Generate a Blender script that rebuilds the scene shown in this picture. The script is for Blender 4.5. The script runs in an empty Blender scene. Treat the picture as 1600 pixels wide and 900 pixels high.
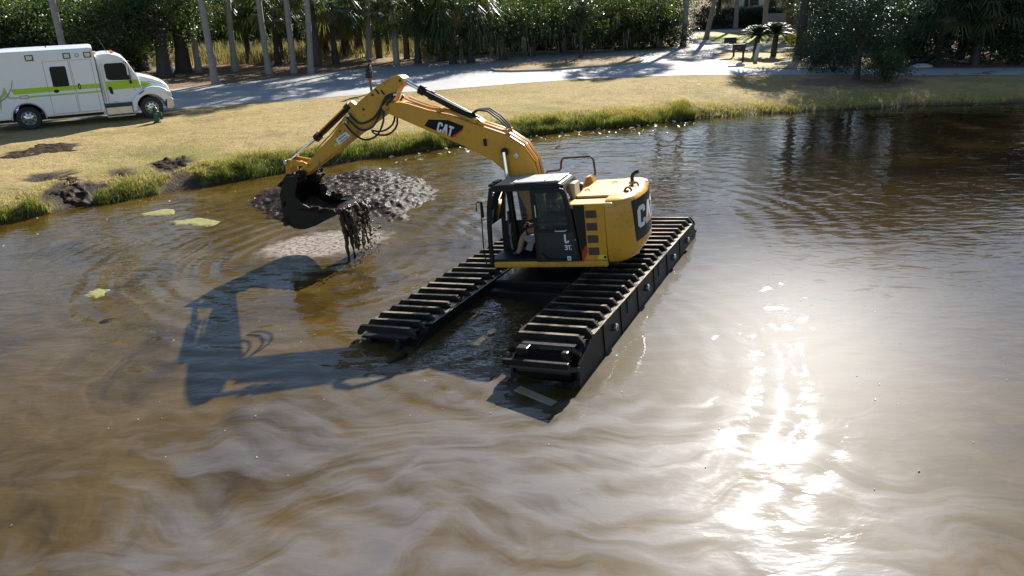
import bpy, bmesh, math, random
import numpy as np
from mathutils import Matrix, Vector
from mathutils.geometry import tessellate_polygon
random.seed(7); rng = np.random.default_rng(7)
scene = bpy.context.scene
COL = scene.collection
R = math.radians

# ------------------------------------------------------------------ camera
CAM_H, PITCH, ROLL, FPX = 6.4, R(22.185), R(-1.4635), 1196.4
cam = bpy.data.cameras.new('camera'); cam.sensor_width = 36.0; cam.lens = 36.0*FPX/1600.0
cam.clip_start = 0.1; cam.clip_end = 3000
camo = bpy.data.objects.new('camera', cam); COL.objects.link(camo)
_F = np.array([0, math.cos(PITCH), -math.sin(PITCH)]); _U = np.array([0, math.sin(PITCH), math.cos(PITCH)]); _R = np.array([1.0, 0, 0])
_R, _U = _R*math.cos(ROLL)+_U*math.sin(ROLL), _U*math.cos(ROLL)-_R*math.sin(ROLL)
camo.matrix_world = Matrix(((_R[0], _U[0], -_F[0], 0), (_R[1], _U[1], -_F[1], 0), (_R[2], _U[2], -_F[2], CAM_H), (0, 0, 0, 1)))
scene.camera = camo

# ------------------------------------------------------------------ sky, sun, exposure
SUN_EL, SUN_AZ = R(30.6), R(22.4)            # azimuth clockwise from +Y (ahead of the camera, to the right)
world = bpy.data.worlds.new('World'); scene.world = world; world.use_nodes = True
wn = world.node_tree.nodes; wl = world.node_tree.links
sky = wn.new('ShaderNodeTexSky'); sky.sky_type = 'NISHITA'; sky.sun_disc = False
sky.sun_elevation = SUN_EL; sky.sun_rotation = SUN_AZ
sky.air_density = 1.0; sky.dust_density = 0.25; sky.ozone_density = 1.6
wl.new(sky.outputs[0], wn['Background'].inputs[0]); wn['Background'].inputs[1].default_value = 0.066
sl = bpy.data.lights.new('sun', 'SUN'); sl.energy = 5.0; sl.angle = R(0.53); sl.color = (1.0, 0.95, 0.87)
so = bpy.data.objects.new('sun', sl); COL.objects.link(so)
SUN = Vector((math.cos(SUN_EL)*math.sin(SUN_AZ), math.cos(SUN_EL)*math.cos(SUN_AZ), math.sin(SUN_EL)))
so.rotation_euler = SUN.to_track_quat('Z', 'Y').to_euler(); so.location = (20, 40, 40)
vs = scene.view_settings
vs.view_transform = 'Standard'; vs.look = 'None'; vs.gamma = 1.0; vs.use_curve_mapping = False
vs.exposure = 1.2
scene.cycles.max_bounces = 6; scene.cycles.diffuse_bounces = 3; scene.cycles.glossy_bounces = 3
scene.cycles.transmission_bounces = 6; scene.cycles.transparent_max_bounces = 8
scene.cycles.sample_clamp_indirect = 6.0; scene.cycles.caustics_reflective = False; scene.cycles.caustics_refractive = False

ZL = 0.62                                    # level of the lawn and road above the pond
def ray(x, y): return _F+_R*(x-800)/FPX-_U*(y-450)/FPX
def G(x, y, z=ZL):                           # the place on level ground seen at a picture point
    d = ray(x, y); s = (z-CAM_H)/d[2]
    return np.array([0, 0, CAM_H])+d*s
def atY(x, y, Y):
    d = ray(x, y); return np.array([0, 0, CAM_H])+d*(Y/d[1])
def to_px(p):
    v = np.asarray(p, float)-np.array([0, 0, CAM_H]); return 800+FPX*(v@_R)/(v@_F), 450-FPX*(v@_U)/(v@_F)

# ------------------------------------------------------------------ noise in numpy
def _h(ix, iy, seed):
    n = (ix.astype(np.int64)*374761393+iy.astype(np.int64)*668265263+seed*974634777) & 0xffffffff
    n = ((n ^ (n >> 13))*1274126177) & 0xffffffff
    return ((n ^ (n >> 16)) & 0xffff)/65535.0
def vnoise(x, y, seed=0):
    ix = np.floor(x); iy = np.floor(y); fx = x-ix; fy = y-iy
    fx = fx*fx*(3-2*fx); fy = fy*fy*(3-2*fy)
    a = _h(ix, iy, seed); b = _h(ix+1, iy, seed); c = _h(ix, iy+1, seed); d = _h(ix+1, iy+1, seed)
    return (a*(1-fx)+b*fx)*(1-fy)+(c*(1-fx)+d*fx)*fy
def fbm(x, y, seed=0, o=4):
    s = 0; a = .5
    for k in range(o): s = s+a*vnoise(x*2**k, y*2**k, seed+k*17); a *= .5
    return s
def sstep(a, b, x):
    t = np.clip((x-a)/(b-a), 0, 1); return t*t*(3-2*t)

# ------------------------------------------------------------------ materials
def newmat(name):
    m = bpy.data.materials.new(name); m.use_nodes = True
    nt = m.node_tree; return m, nt, nt.nodes, nt.links, nt.nodes['Principled BSDF']
def N(nt, typ, **kw):
    n = nt.nodes.new(typ)
    for k, v in kw.items():
        if k.startswith('i_'): n.inputs[k[2:].replace('_', ' ')].default_value = v
        else: setattr(n, k, v)
    return n
def ramp(nt, fac, stops):
    r = nt.nodes.new('ShaderNodeValToRGB'); e = r.color_ramp.elements
    while len(e) > 1: e.remove(e[-1])
    e[0].position = stops[0][0]; e[0].color = (*stops[0][1], 1)
    for p, c in stops[1:]:
        k = e.new(p); k.color = (*c, 1)
    nt.links.new(fac, r.inputs[0]); return r.outputs[0]
def mixc(nt, fac, a, b, mode='MIX'):
    n = nt.nodes.new('ShaderNodeMix'); n.data_type = 'RGBA'; n.blend_type = mode
    for sock, v in ((0, fac), (6, a), (7, b)):
        if hasattr(v, 'is_output'): nt.links.new(v, n.inputs[sock])
        elif sock == 0: n.inputs[0].default_value = v
        else: n.inputs[sock].default_value = (*v, 1)
    return n.outputs[2]
def mth(nt, op, a, b=None, clamp=False):
    n = nt.nodes.new('ShaderNodeMath'); n.operation = op; n.use_clamp = clamp
    for i, v in enumerate((a, b)):
        if v is None: continue
        if hasattr(v, 'is_output'): nt.links.new(v, n.inputs[i])
        else: n.inputs[i].default_value = v
    return n.outputs[0]
def noise(nt, vec, scale, detail=4, rough=.55, dist=0):
    n = nt.nodes.new('ShaderNodeTexNoise'); n.inputs['Scale'].default_value = scale; n.inputs['Detail'].default_value = detail
    n.inputs['Roughness'].default_value = rough; n.inputs['Distortion'].default_value = dist
    if vec is not None: nt.links.new(vec, n.inputs['Vector'])
    return n.outputs[0]
def wpos(nt): return nt.nodes.new('ShaderNodeNewGeometry').outputs['Position']
def opos(nt): return nt.nodes.new('ShaderNodeTexCoord').outputs['Object']
def vmul(nt, vec, s):
    n = nt.nodes.new('ShaderNodeVectorMath'); n.operation = 'MULTIPLY'; nt.links.new(vec, n.inputs[0]); n.inputs[1].default_value = s; return n.outputs[0]
def bump(nt, h, strength, dist=.02, nrm=None):
    b = nt.nodes.new('ShaderNodeBump'); b.inputs['Strength'].default_value = strength; b.inputs['Distance'].default_value = dist
    nt.links.new(h, b.inputs['Height'])
    if nrm is not None: nt.links.new(nrm, b.inputs['Normal'])
    return b.outputs[0]

_M = {}
def paint(name, col, rough=.4, metal=0.0, dirt=(.10, .075, .05), dirty=.35, scale=3.0, bmp=.05, coat=0.0, spec=.5, spat=0.0):
    """painted or bare surface with grime in patches and slight unevenness"""
    if name in _M: return _M[name]
    m, nt, n, l, p = newmat(name)
    v = opos(nt)
    a = noise(nt, v, scale, 6, .6); b = noise(nt, v, scale*9, 3, .6)
    f = mth(nt, 'MULTIPLY', mth(nt, 'SUBTRACT', mth(nt, 'ADD', mth(nt, 'MULTIPLY', a, .75), mth(nt, 'MULTIPLY', b, .35)), .5), 3.2, True)
    f = mth(nt, 'MULTIPLY', f, dirty)
    c = mixc(nt, f, col, dirt)
    if spat:                                   # spattered and run mud, thicker in patches
        g1 = noise(nt, v, 15, 5, .7); g2 = noise(nt, vmul(nt, v, (14, 14, 2.2)), 1, 3, .6)
        th = mth(nt, 'SUBTRACT', .77, mth(nt, 'MULTIPLY', a, .22*spat))
        s1 = mth(nt, 'MULTIPLY', mth(nt, 'SUBTRACT', g1, th), 14, True); s2 = mth(nt, 'MULTIPLY', mth(nt, 'SUBTRACT', mth(nt, 'ADD', mth(nt, 'MULTIPLY', g2, .6), mth(nt, 'MULTIPLY', a, .4)), .565), 9, True)
        sp = mth(nt, 'MAXIMUM', s1, mth(nt, 'MULTIPLY', s2, .45*spat)); c = mixc(nt, mth(nt, 'MULTIPLY', sp, .8), c, (.055, .04, .026)); f = mth(nt, 'MAXIMUM', f, sp)
    l.new(c, p.inputs['Base Color'])
    r = mth(nt, 'ADD', mth(nt, 'MULTIPLY', f, .4), rough, True); l.new(r, p.inputs['Roughness'])
    p.inputs['Metallic'].default_value = metal; p.inputs['Coat Weight'].default_value = coat; p.inputs['Specular IOR Level'].default_value = spec
    if bmp: l.new(bump(nt, mth(nt, 'ADD', a, mth(nt, 'MULTIPLY', b, .3)), bmp, .01), p.inputs['Normal'])
    _M[name] = m; return m
YEL = paint('yellow_paint', (.65, .31, .019), .38, dirty=.42, dirt=(.20, .12, .045), coat=.05, spat=1.3, scale=1.7)
YELM = paint('yellow_paint_muddy', (.60, .31, .025), .4, dirty=.6, dirt=(.05, .035, .022), scale=1.6, spat=1.6)
BLK = paint('black_paint', (.009, .009, .010), .42, dirty=.3, dirt=(.04, .035, .03), spec=.28)
RUB = paint('black_rubber', (.018, .018, .018), .6, dirty=.35, dirt=(.07, .06, .05))
HULL = paint('pontoon_steel', (.009, .0075, .007), .4, dirty=.5, dirt=(.035, .025, .018), scale=1.4, bmp=.15, spat=1.0, spec=.22)
GRO = paint('grouser_steel', (.014, .011, .009), .34, metal=.1, dirty=.5, dirt=(.08, .06, .04), scale=2.5, bmp=.25, spat=1.2, spec=.3)
CHR = paint('chrome_rod', (.75, .76, .78), .12, metal=1.0, dirty=.1)
STL = paint('bare_steel', (.45, .45, .45), .35, metal=.9, dirty=.3)
GREYR = paint('grey_roof_panel', (.42, .42, .40), .4, dirty=.35, dirt=(.28, .22, .16), scale=1.5)
TAN = paint('tan_box', (.42, .34, .25), .6, dirty=.3)
REDP = paint('red_paint', (.55, .02, .015), .4, dirty=.15)
WHT = paint('white_print', (.75, .76, .76), .45, dirty=.1)
MUDB = paint('bucket_steel_muddy', (.009, .007, .006), .4, dirty=.6, dirt=(.022, .016, .012), scale=2.0, bmp=.9, spec=.22)
SKIN = paint('skin', (.42, .2, .14), .5, dirty=.1, dirt=(.3, .12, .08))
def silt_top(m, col=(.34, .28, .19)):
    nt = m.node_tree; p = nt.nodes['Principled BSDF']; src = p.inputs['Base Color'].links[0].from_socket
    gn = nt.nodes.new('ShaderNodeNewGeometry'); sp = nt.nodes.new('ShaderNodeSeparateXYZ'); nt.links.new(gn.outputs['Normal'], sp.inputs[0])
    up = mth(nt, 'MULTIPLY', mth(nt, 'SUBTRACT', sp.outputs['Z'], .8), 6, True); oi = nt.nodes.new('ShaderNodeObjectInfo'); nz = mth(nt, 'MULTIPLY', mth(nt, 'SUBTRACT', mth(nt, 'ADD', noise(nt, gn.outputs['Position'], 1.6, 5, .7), mth(nt, 'MULTIPLY', oi.outputs['Random'], .16)), .50), 5, True)
    nt.links.new(mixc(nt, mth(nt, 'MULTIPLY', mth(nt, 'MULTIPLY', up, nz), .8), src, col), p.inputs['Base Color'])
silt_top(GRO)
def glass(name, col, tint):
    if name in _M: return _M[name]
    m, nt, n, l, p = newmat(name)
    tr = n.new('ShaderNodeBsdfTransparent'); tr.inputs[0].default_value = (*tint, 1)
    gl = n.new('ShaderNodeBsdfGlossy'); gl.inputs['Roughness'].default_value = .02; gl.inputs[0].default_value = (.9, .95, 1, 1)
    fr = n.new('ShaderNodeFresnel'); fr.inputs[0].default_value = 1.5
    mx = n.new('ShaderNodeMixShader'); l.new(fr.outputs[0], mx.inputs[0]); l.new(tr.outputs[0], mx.inputs[1]); l.new(gl.outputs[0], mx.inputs[2])
    l.new(mx.outputs[0], n['Material Output'].inputs[0]); _M[name] = m; return m
GLC = glass('clear_glass', None, (.82, .88, .86)); GLT = glass('reflection_tinted_glass', None, (.36, .46, .37))  # green of trees mirrored in the panes is painted into the darker tint

def leafmat(name, stops, trans=.35, rough=.38, tcol=1.6, spec=.5):
    m, nt, n, l, p = newmat(name)
    at = n.new('ShaderNodeAttribute'); at.attribute_name = 'tint'
    c = ramp(nt, at.outputs['Fac'], stops); l.new(c, p.inputs['Base Color']); p.inputs['Roughness'].default_value = rough
    p.inputs['Specular IOR Level'].default_value = spec
    tl = n.new('ShaderNodeBsdfTranslucent')
    l.new(mixc(nt, 1.0, c, (tcol, tcol*1.05, tcol*.45), 'MULTIPLY'), tl.inputs[0])
    mx = n.new('ShaderNodeMixShader'); mx.inputs[0].default_value = trans
    l.new(p.outputs[0], mx.inputs[1]); l.new(tl.outputs[0], mx.inputs[2]); l.new(mx.outputs[0], n['Material Output'].inputs[0])
    return m
LEAF_OAK = leafmat('evergreen_leaves', [(0, (.022, .042, .014)), (.5, (.045, .075, .024)), (.85, (.085, .115, .034)), (1, (.16, .15, .05))], .38, .4)
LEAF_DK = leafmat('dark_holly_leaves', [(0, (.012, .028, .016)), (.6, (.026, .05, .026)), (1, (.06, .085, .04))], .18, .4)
LEAF_MAG = leafmat('glossy_broad_leaves', [(0, (.018, .038, .012)), (.6, (.035, .06, .018)), (.9, (.07, .07, .03)), (1, (.16, .08, .045))], .2, .25)
LEAF_PALM = leafmat('palm_fronds', [(0, (.03, .055, .018)), (.6, (.06, .095, .028)), (.92, (.13, .14, .05)), (1, (.22, .17, .08))], .4, .42)
LEAF_DEAD = leafmat('dead_fronds', [(0, (.16, .10, .05)), (1, (.30, .22, .13))], .15, .7)
MOSS = leafmat('spanish_moss', [(0, (.16, .16, .12)), (1, (.32, .31, .24))], .35, .9, 1.2)
LEAF_SAGO = leafmat('sago_fronds', [(0, (.016, .034, .012)), (1, (.04, .065, .022))], .15, .5)
LEAF_YEL = leafmat('yellow_green_leaves', [(0, (.08, .10, .02)), (1, (.25, .24, .05))], .35, .4)
GRASS_T = leafmat('bank_grass_blades', [(0, (.06, .09, .018)), (.4, (.14, .17, .035)), (.7, (.30, .24, .09)), (1, (.46, .36, .18))], .42, .6, 1.2)
REED = leafmat('marsh_reeds', [(0, (.13, .12, .05)), (.5, (.24, .20, .10)), (1, (.38, .32, .19))], .22, .8, 1.1)
LAWNB = leafmat('lawn_blades', [(0, (.24, .205, .08)), (.35, (.36, .275, .125)), (.8, (.45, .34, .17)), (1, (.52, .42, .235))], .35, .8, 1.2)
def bark(name, a, b, sc=6, strength=.5, stretch=(1, 1, .25)):
    m, nt, n, l, p = newmat(name)
    v = vmul(nt, opos(nt), stretch); f = noise(nt, v, sc, 6, .65); g = noise(nt, opos(nt), 1.2, 3)
    c = mixc(nt, f, a, b); c = mixc(nt, mth(nt, 'MULTIPLY', g, .5), c, tuple(x*.5 for x in a)); l.new(c, p.inputs['Base Color'])
    p.inputs['Roughness'].default_value = .85; l.new(bump(nt, f, strength, .04), p.inputs['Normal']); return m
BARK_P = bark('pale_palm_bark', (.17, .145, .125), (.46, .42, .37), 3.0, .9, (.5, .5, 4.5))
BARK_B = bark('brown_pine_bark', (.06, .042, .034), (.16, .115, .09), 6, .8)
BARK_D = bark('dark_oak_bark', (.03, .026, .022), (.10, .085, .07), 6, .8)
BARK_O = bark('shaggy_palm_boots', (.16, .075, .03), (.34, .19, .09), 7, .9, (1, 1, .6))

# ------------------------------------------------------------------ mesh collector
class MB:
    def __init__(s): s.v = []; s.f = []; s.sm = []; s.mi = []; s.cm = 0
    def add(s, vs_, fs, smooth=False):
        b = len(s.v); s.v += [tuple(map(float, q)) for q in vs_]
        for f in fs: s.f.append(tuple(b+i for i in f)); s.sm.append(smooth); s.mi.append(s.cm)
        return s
    def box(s, x0, x1, y0, y1, z0, z1, bev=0.0):
        if bev <= 0:
            vs_ = [(x, y, z) for z in (z0, z1) for y in (y0, y1) for x in (x0, x1)]
            return s.add(vs_, [(0, 2, 3, 1), (4, 5, 7, 6), (0, 1, 5, 4), (2, 6, 7, 3), (0, 4, 6, 2), (1, 3, 7, 5)])
        b = min(bev, (x1-x0)*.45, (y1-y0)*.45, (z1-z0)*.45)
        bm = bmesh.new(); bmesh.ops.create_cube(bm, size=1)
        for q in bm.verts: q.co = ((x0+x1)/2+q.co.x*(x1-x0), (y0+y1)/2+q.co.y*(y1-y0), (z0+z1)/2+q.co.z*(z1-z0))
        bmesh.ops.bevel(bm, geom=list(bm.edges), offset=b, segments=2, affect='EDGES', profile=.5)
        return s.bm(bm)
    def bm(s, bm, smooth=False):
        bm.verts.index_update(); s.add([q.co for q in bm.verts], [[q.index for q in f.verts] for f in bm.faces], smooth); bm.free(); return s
    def prism(s, pts, lo, hi, axis='y', bev=0.0):
        """polygon in the plane across 'axis', extruded from lo to hi"""
        def P(a, b, t): return (a, t, b) if axis == 'y' else ((t, a, b) if axis == 'x' else (a, b, t))
        n = len(pts)
        if bev <= 0:
            vs_ = [P(a, b, lo) for a, b in pts]+[P(a, b, hi) for a, b in pts]
            return s.add(vs_, [tuple(range(n)), tuple(range(2*n-1, n-1, -1))]+[(i, i+n, (i+1) % n+n, (i+1) % n) for i in range(n)])
        bm = bmesh.new(); a = [bm.verts.new(P(u, w, lo)) for u, w in pts]; b = [bm.verts.new(P(u, w, hi)) for u, w in pts]
        bm.faces.new(a); bm.faces.new(b[::-1])
        for i in range(n): bm.faces.new((a[i], b[i], b[(i+1) % n], a[(i+1) % n]))
        ed = [e for e in bm.edges if (e.verts[0] in a) == (e.verts[1] in a)]
        bmesh.ops.recalc_face_normals(bm, faces=bm.faces[:])
        bmesh.ops.bevel(bm, geom=ed, offset=bev, segments=2, affect='EDGES', profile=.5)
        return s.bm(bm)
    def tube(s, path, r, n=8, caps=True, smooth=True):
        path = [Vector(q) for q in path]; rs = r if hasattr(r, '__len__') else [r]*len(path)
        up = None; rings = []
        for i, q in enumerate(path):
            t = (path[min(i+1, len(path)-1)]-path[max(i-1, 0)]).normalized()
            if up is None:
                up = Vector((0, 0, 1)) if abs(t.z) < .9 else Vector((1, 0, 0))
            a = t.cross(up).normalized(); up = a.cross(t).normalized(); b = up
            rings.append([q+a*math.cos(2*math.pi*k/n)*rs[i]+b*math.sin(2*math.pi*k/n)*rs[i] for k in range(n)])
        vs_ = [v for rg in rings for v in rg]; fs = []
        for i in range(len(path)-1):
            for k in range(n): fs.append((i*n+k, i*n+(k+1) % n, (i+1)*n+(k+1) % n, (i+1)*n+k))
        s.add(vs_, fs, smooth)
        if caps:
            s.add(rings[0], [tuple(range(n-1, -1, -1))]); s.add(rings[-1], [tuple(range(n))])
        return s
    def lathe(s, prof, c=(0, 0, 0), axis='z', n=20, smooth=True, caps=True):
        """profile of (radius, height) turned about an axis through c"""
        vs_ = []; fs = []; m = len(prof)
        for r_, h in prof:
            for k in range(n):
                a = 2*math.pi*k/n; u, w = r_*math.cos(a), r_*math.sin(a)
                q = (u, w, h) if axis == 'z' else ((h, u, w) if axis == 'x' else (w, h, u))
                vs_.append((c[0]+q[0], c[1]+q[1], c[2]+q[2]))
        for i in range(m-1):
            for k in range(n): fs.append((i*n+k, i*n+(k+1) % n, (i+1)*n+(k+1) % n, (i+1)*n+k))
        if caps and prof[0][0] > 1e-6: fs.append(tuple(range(n-1, -1, -1)))
        if caps and prof[-1][0] > 1e-6: fs.append(tuple(range((m-1)*n, m*n)))
        return s.add(vs_, fs, smooth)
    def xf(s, M):
        s.v = [tuple(M @ Vector(q)) for q in s.v]; return s
    def build(s, name, mats, parent=None, sharp=True):
        me = bpy.data.meshes.new(name); me.from_pydata(s.v, [], s.f)
        for m in (mats if isinstance(mats, (list, tuple)) else [mats]): me.materials.append(m)
        me.polygons.foreach_set('use_smooth', s.sm); me.polygons.foreach_set('material_index', s.mi)
        me.validate(); me.update()
        if any(s.sm) and sharp:
            bm = bmesh.new(); bm.from_mesh(me); bmesh.ops.recalc_face_normals(bm, faces=bm.faces[:])
            for e in bm.edges:
                if len(e.link_faces) == 2 and e.calc_face_angle(0) > .7: e.smooth = False
            bm.to_mesh(me); bm.free()
        else:
            bm = bmesh.new(); bm.from_mesh(me); bmesh.ops.recalc_face_normals(bm, faces=bm.faces[:]); bm.to_mesh(me); bm.free()
        o = bpy.data.objects.new(name, me); COL.objects.link(o)
        if parent is not None: o.parent = parent
        return o
def raw_mesh(name, verts, faces, mat, parent=None, tint=None, smooth=False):
    """big numpy meshes; faces is an (n,k) array"""
    me = bpy.data.meshes.new(name); verts = np.asarray(verts, np.float32); faces = np.asarray(faces, np.int32)
    nv, nf, k = len(verts), len(faces), faces.shape[1]
    me.vertices.add(nv); me.vertices.foreach_set('co', verts.ravel())
    me.loops.add(nf*k); me.loops.foreach_set('vertex_index', faces.ravel())
    me.polygons.add(nf); me.polygons.foreach_set('loop_start', np.arange(0, nf*k, k, dtype=np.int32))
    me.polygons.foreach_set('use_smooth', np.full(nf, smooth))
    if tint is not None:
        a = me.attributes.new('tint', 'FLOAT', 'POINT'); a.data.foreach_set('value', np.asarray(tint, np.float32))
    me.materials.append(mat); me.update(calc_edges=True)
    if name is None: return me
    o = bpy.data.objects.new(name, me); COL.objects.link(o)
    if parent is not None: o.parent = parent
    return o
def tag(o, label, cat, group=None):
    o['label'] = label; o['category'] = cat
    if group: o['group'] = group
    return o
def struct(o): o['kind'] = 'structure'; return o
def empty(name, loc=(0, 0, 0), rz=0.0, parent=None):
    o = bpy.data.objects.new(name, None); COL.objects.link(o); o.location = loc; o.rotation_euler = (0, 0, rz); o.empty_display_size = .2
    if parent is not None: o.parent = parent
    return o
def dup(o, parent=None):
    c = o.copy(); COL.objects.link(c)
    if parent is not None: c.parent = parent
    return c
ORD = ['', 'first', 'second', 'third', 'fourth', 'fifth', 'sixth', 'seventh', 'eighth', 'ninth', 'tenth', 'eleventh', 'twelfth', 'thirteenth', 'fourteenth', 'fifteenth', 'sixteenth', 'seventeenth', 'eighteenth', 'nineteenth', 'twentieth', 'twenty-first', 'twenty-second', 'twenty-third', 'twenty-fourth', 'twenty-fifth', 'twenty-sixth', 'twenty-seventh', 'twenty-eighth', 'twenty-ninth', 'thirtieth']


# ================================================================== THE SETTING
SHX = np.array([-80, -40, -26, -20, -14.9, -13.2, -11.0, -8.2, -4.9, -1.9, 1.0, 6.0, 8.2, 12.4, 19.0, 25.5, 45, 90])
SHY = np.array([-30, 2, 11.5, 16.5, 21.6, 23.7, 25.0, 27.3, 29.5, 31.2, 33.0, 34.9, 35.9, 36.9, 37.8, 38.2, 38.6, 38])
def shore(x):
    x = np.asarray(x, float)
    return np.interp(x, SHX, SHY)+(fbm(x*.55, x*0+3.1, 5, 3)-.45)*.7*np.clip((40-np.abs(x))/10, 0, 1)
def sdist(x, y): return (y-shore(x))*.86
# muddy places on the bank: (x, y, radius, depth)
_mp = [(G(120, 308, .2), 1.1, .16), (G(75, 232, .6), .7, .05), (G(112, 228, .6), .5, .05), (G(30, 240, .6), .6, .05), (G(265, 258, .5), .8, .14), (G(190, 270, .5), .5, .05), (G(82, 282, .4), .7, .09), (G(285, 285, .2), .8, .10)]
def mud_mask(x, y):
    m = np.zeros_like(x)
    for p, r_, d_ in _mp:
        q = np.hypot((x-p[0]), (y-p[1])*.8)/r_+(fbm(x*2.2, y*2.2, 31, 3)-.45)*1.5
        m = np.maximum(m, sstep(1.0, .55, q))
    return m
def ground_z(x, y):
    d = sdist(x, y)
    z = np.where(d < 0, np.maximum(-1.3, d*.55-.02), ZL*(1-np.exp(-np.maximum(d, 0)/1.0)))
    near = sstep(9, 5, d)*sstep(-1, .6, d)
    z = z+near*(fbm(x*1.3, y*1.3, 9, 4)-.47)*.14
    m = mud_mask(x, y)*near
    z = z-m*(.03+.22*(fbm(x*3.2, y*3.2, 77, 3)-.4)*1.0)
    return z
def gz(x, y): return float(ground_z(np.array([x]), np.array([y]))[0])
gx = np.concatenate([[-1500, -700, -350, -180, -110, -75, -55], np.arange(-40, -24, .8), np.arange(-24, -6, .2), np.arange(-6, 34, .33), np.arange(34, 60, 1.0), [70, 95, 140, 220, 400, 800, 1500]])
gy = np.concatenate([[-400, -150, -60, -20, 0], np.arange(6, 18, 1.0), np.arange(18, 44, .22), np.arange(44, 64, .6), np.arange(64, 130, 3.0), [150, 200, 300, 500, 900, 1800]])
X, Y = np.meshgrid(gx, gy); Z = ground_z(X, Y)
nx, ny = len(gx), len(gy)
idx = np.arange(nx*ny).reshape(ny, nx)
F = np.stack([idx[:-1, :-1], idx[:-1, 1:], idx[1:, 1:], idx[1:, :-1]], -1).reshape(-1, 4)

m, nt, n, l, p = newmat('lawn_and_leaf_litter')
P_ = wpos(nt)
def att(nt, nm):
    a = nt.nodes.new('ShaderNodeAttribute'); a.attribute_name = nm; return a.outputs['Fac']
n1 = noise(nt, P_, .35, 4, .6); n2 = noise(nt, P_, 2.6, 5, .65); n3 = noise(nt, P_, 17, 3, .7)
gc = ramp(nt, mth(nt, 'ADD', mth(nt, 'MULTIPLY', n1, .45), mth(nt, 'MULTIPLY', n2, .55)), [(.32, (.20, .165, .065)), (.43, (.33, .25, .11)), (.53, (.43, .325, .155)), (.64, (.33, .225, .115))])
gc = mixc(nt, mth(nt, 'MULTIPLY', att(nt, 'green'), .8), gc, (.16, .19, .035))
n4 = noise(nt, P_, .22, 5, .65); gc = mixc(nt, mth(nt, 'MULTIPLY', mth(nt, 'SUBTRACT', n4, .5), 4.5, True), gc, (.21, .20, .06)); n5 = noise(nt, P_, .5, 5, .7); gc = mixc(nt, mth(nt, 'MULTIPLY', mth(nt, 'SUBTRACT', n5, .54), 5, True), gc, (.22, .14, .08))
gc = mixc(nt, mth(nt, 'MULTIPLY', n3, .5), gc, (.20, .15, .075))
lit = ramp(nt, mth(nt, 'ADD', mth(nt, 'MULTIPLY', n2, .6), mth(nt, 'MULTIPLY', n3, .4)), [(.3, (.10, .065, .045)), (.5, (.21, .14, .095)), (.7, (.36, .26, .18))])
gc = mixc(nt, att(nt, 'litter'), gc, lit)
mudc = ramp(nt, n3, [(.3, (.022, .015, .010)), (.7, (.075, .052, .034))])
gc = mixc(nt, att(nt, 'mud'), gc, mudc)
l.new(gc, p.inputs['Base Color'])
rg = mth(nt, 'SUBTRACT', .92, mth(nt, 'MULTIPLY', att(nt, 'mud'), .25)); l.new(rg, p.inputs['Roughness']); p.inputs['Specular IOR Level'].default_value = .1
l.new(bump(nt, mth(nt, 'ADD', mth(nt, 'MULTIPLY', n3, .6), n2), .9, .07), p.inputs['Normal'])
GROUND = m
ground = struct(raw_mesh('ground', np.stack([X, Y, Z], -1).reshape(-1, 3), F, GROUND, smooth=True))
D = sdist(X, Y)
# the far verge of the road, beyond which leaf litter lies
UPX = [(-600, 230), (-200, 190), (0, 170), (268, 140), (390, 128), (480, 117), (600, 104), (700, 96), (752, 90), (800, 83.5), (900, 80), (1000, 79), (1040, 75.5), (1062, 71)]
_u = np.array([G(*q)[:2] for q in UPX])
upy = np.interp(X, _u[:, 0], _u[:, 1])
lit_ = sstep(-.5, 1.0, Y-upy+(fbm(X*.8, Y*.8, 3)-.45)*2)*sstep(64, 58, Y)
bed = G(1340, 128); lit_ = np.maximum(lit_, sstep(1.1, .9, np.hypot((X-bed[0])/3.4, (Y-bed[1])/2.2)+(fbm(X, Y, 8)-.45)*.3))
rb = G(1450, 100); lit_ = np.maximum(lit_, sstep(43.2, 44.2, Y+(X-24)*-.0)*sstep(17, 20, X))
mud_ = np.maximum(mud_mask(X, Y)*sstep(-.3, .1, D), sstep(.35, .05, D))
grn = sstep(.5, .7, fbm(X*.22, Y*.3, 12))*sstep(7, 3, D)*.8+sstep(2.0, .4, D)*.6
grn = np.maximum(grn, sstep(62, 66, Y)*.25)
for nm, a in (('litter', lit_), ('mud', mud_), ('green', np.clip(grn, 0, 1))):
    at = ground.data.attributes.new(nm, 'FLOAT', 'POINT'); at.data.foreach_set('value', a.astype(np.float32).ravel())

# ------------------------------------------------------------------ pond water: muddy, sunlit body under a reflecting surface
m, nt, n, l, p = newmat('muddy_pond_water')
P_ = wpos(nt)
def dist_to(nt, vec, c):
    d = nt.nodes.new('ShaderNodeVectorMath'); d.operation = 'DISTANCE'; nt.links.new(vec, d.inputs[0]); d.inputs[1].default_value = c; return d.outputs['Value']
def falloff(nt, dist, near, far):
    r_ = nt.nodes.new('ShaderNodeMapRange'); r_.interpolation_type = 'SMOOTHSTEP'; nt.links.new(dist, r_.inputs[0])
    r_.inputs[1].default_value = near; r_.inputs[2].default_value = far; r_.inputs[3].default_value = 1; r_.inputs[4].default_value = 0; return r_.outputs[0]
def warp(nt, vec, scale, amt):
    nz = nt.nodes.new('ShaderNodeTexNoise'); nz.inputs['Scale'].default_value = scale; nz.inputs['Detail'].default_value = 3; nt.links.new(vec, nz.inputs['Vector'])
    s_ = nt.nodes.new('ShaderNodeVectorMath'); s_.operation = 'MULTIPLY_ADD'; nt.links.new(nz.outputs['Color'], s_.inputs[0]); s_.inputs[1].default_value = (amt, amt, 0); nt.links.new(vec, s_.inputs[2]); return s_.outputs[0]
wv = warp(nt, P_, .28, 5.0)
wv2 = warp(nt, vmul(nt, wv, (1, 1.0, 1)), .9, 1.4)
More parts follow.
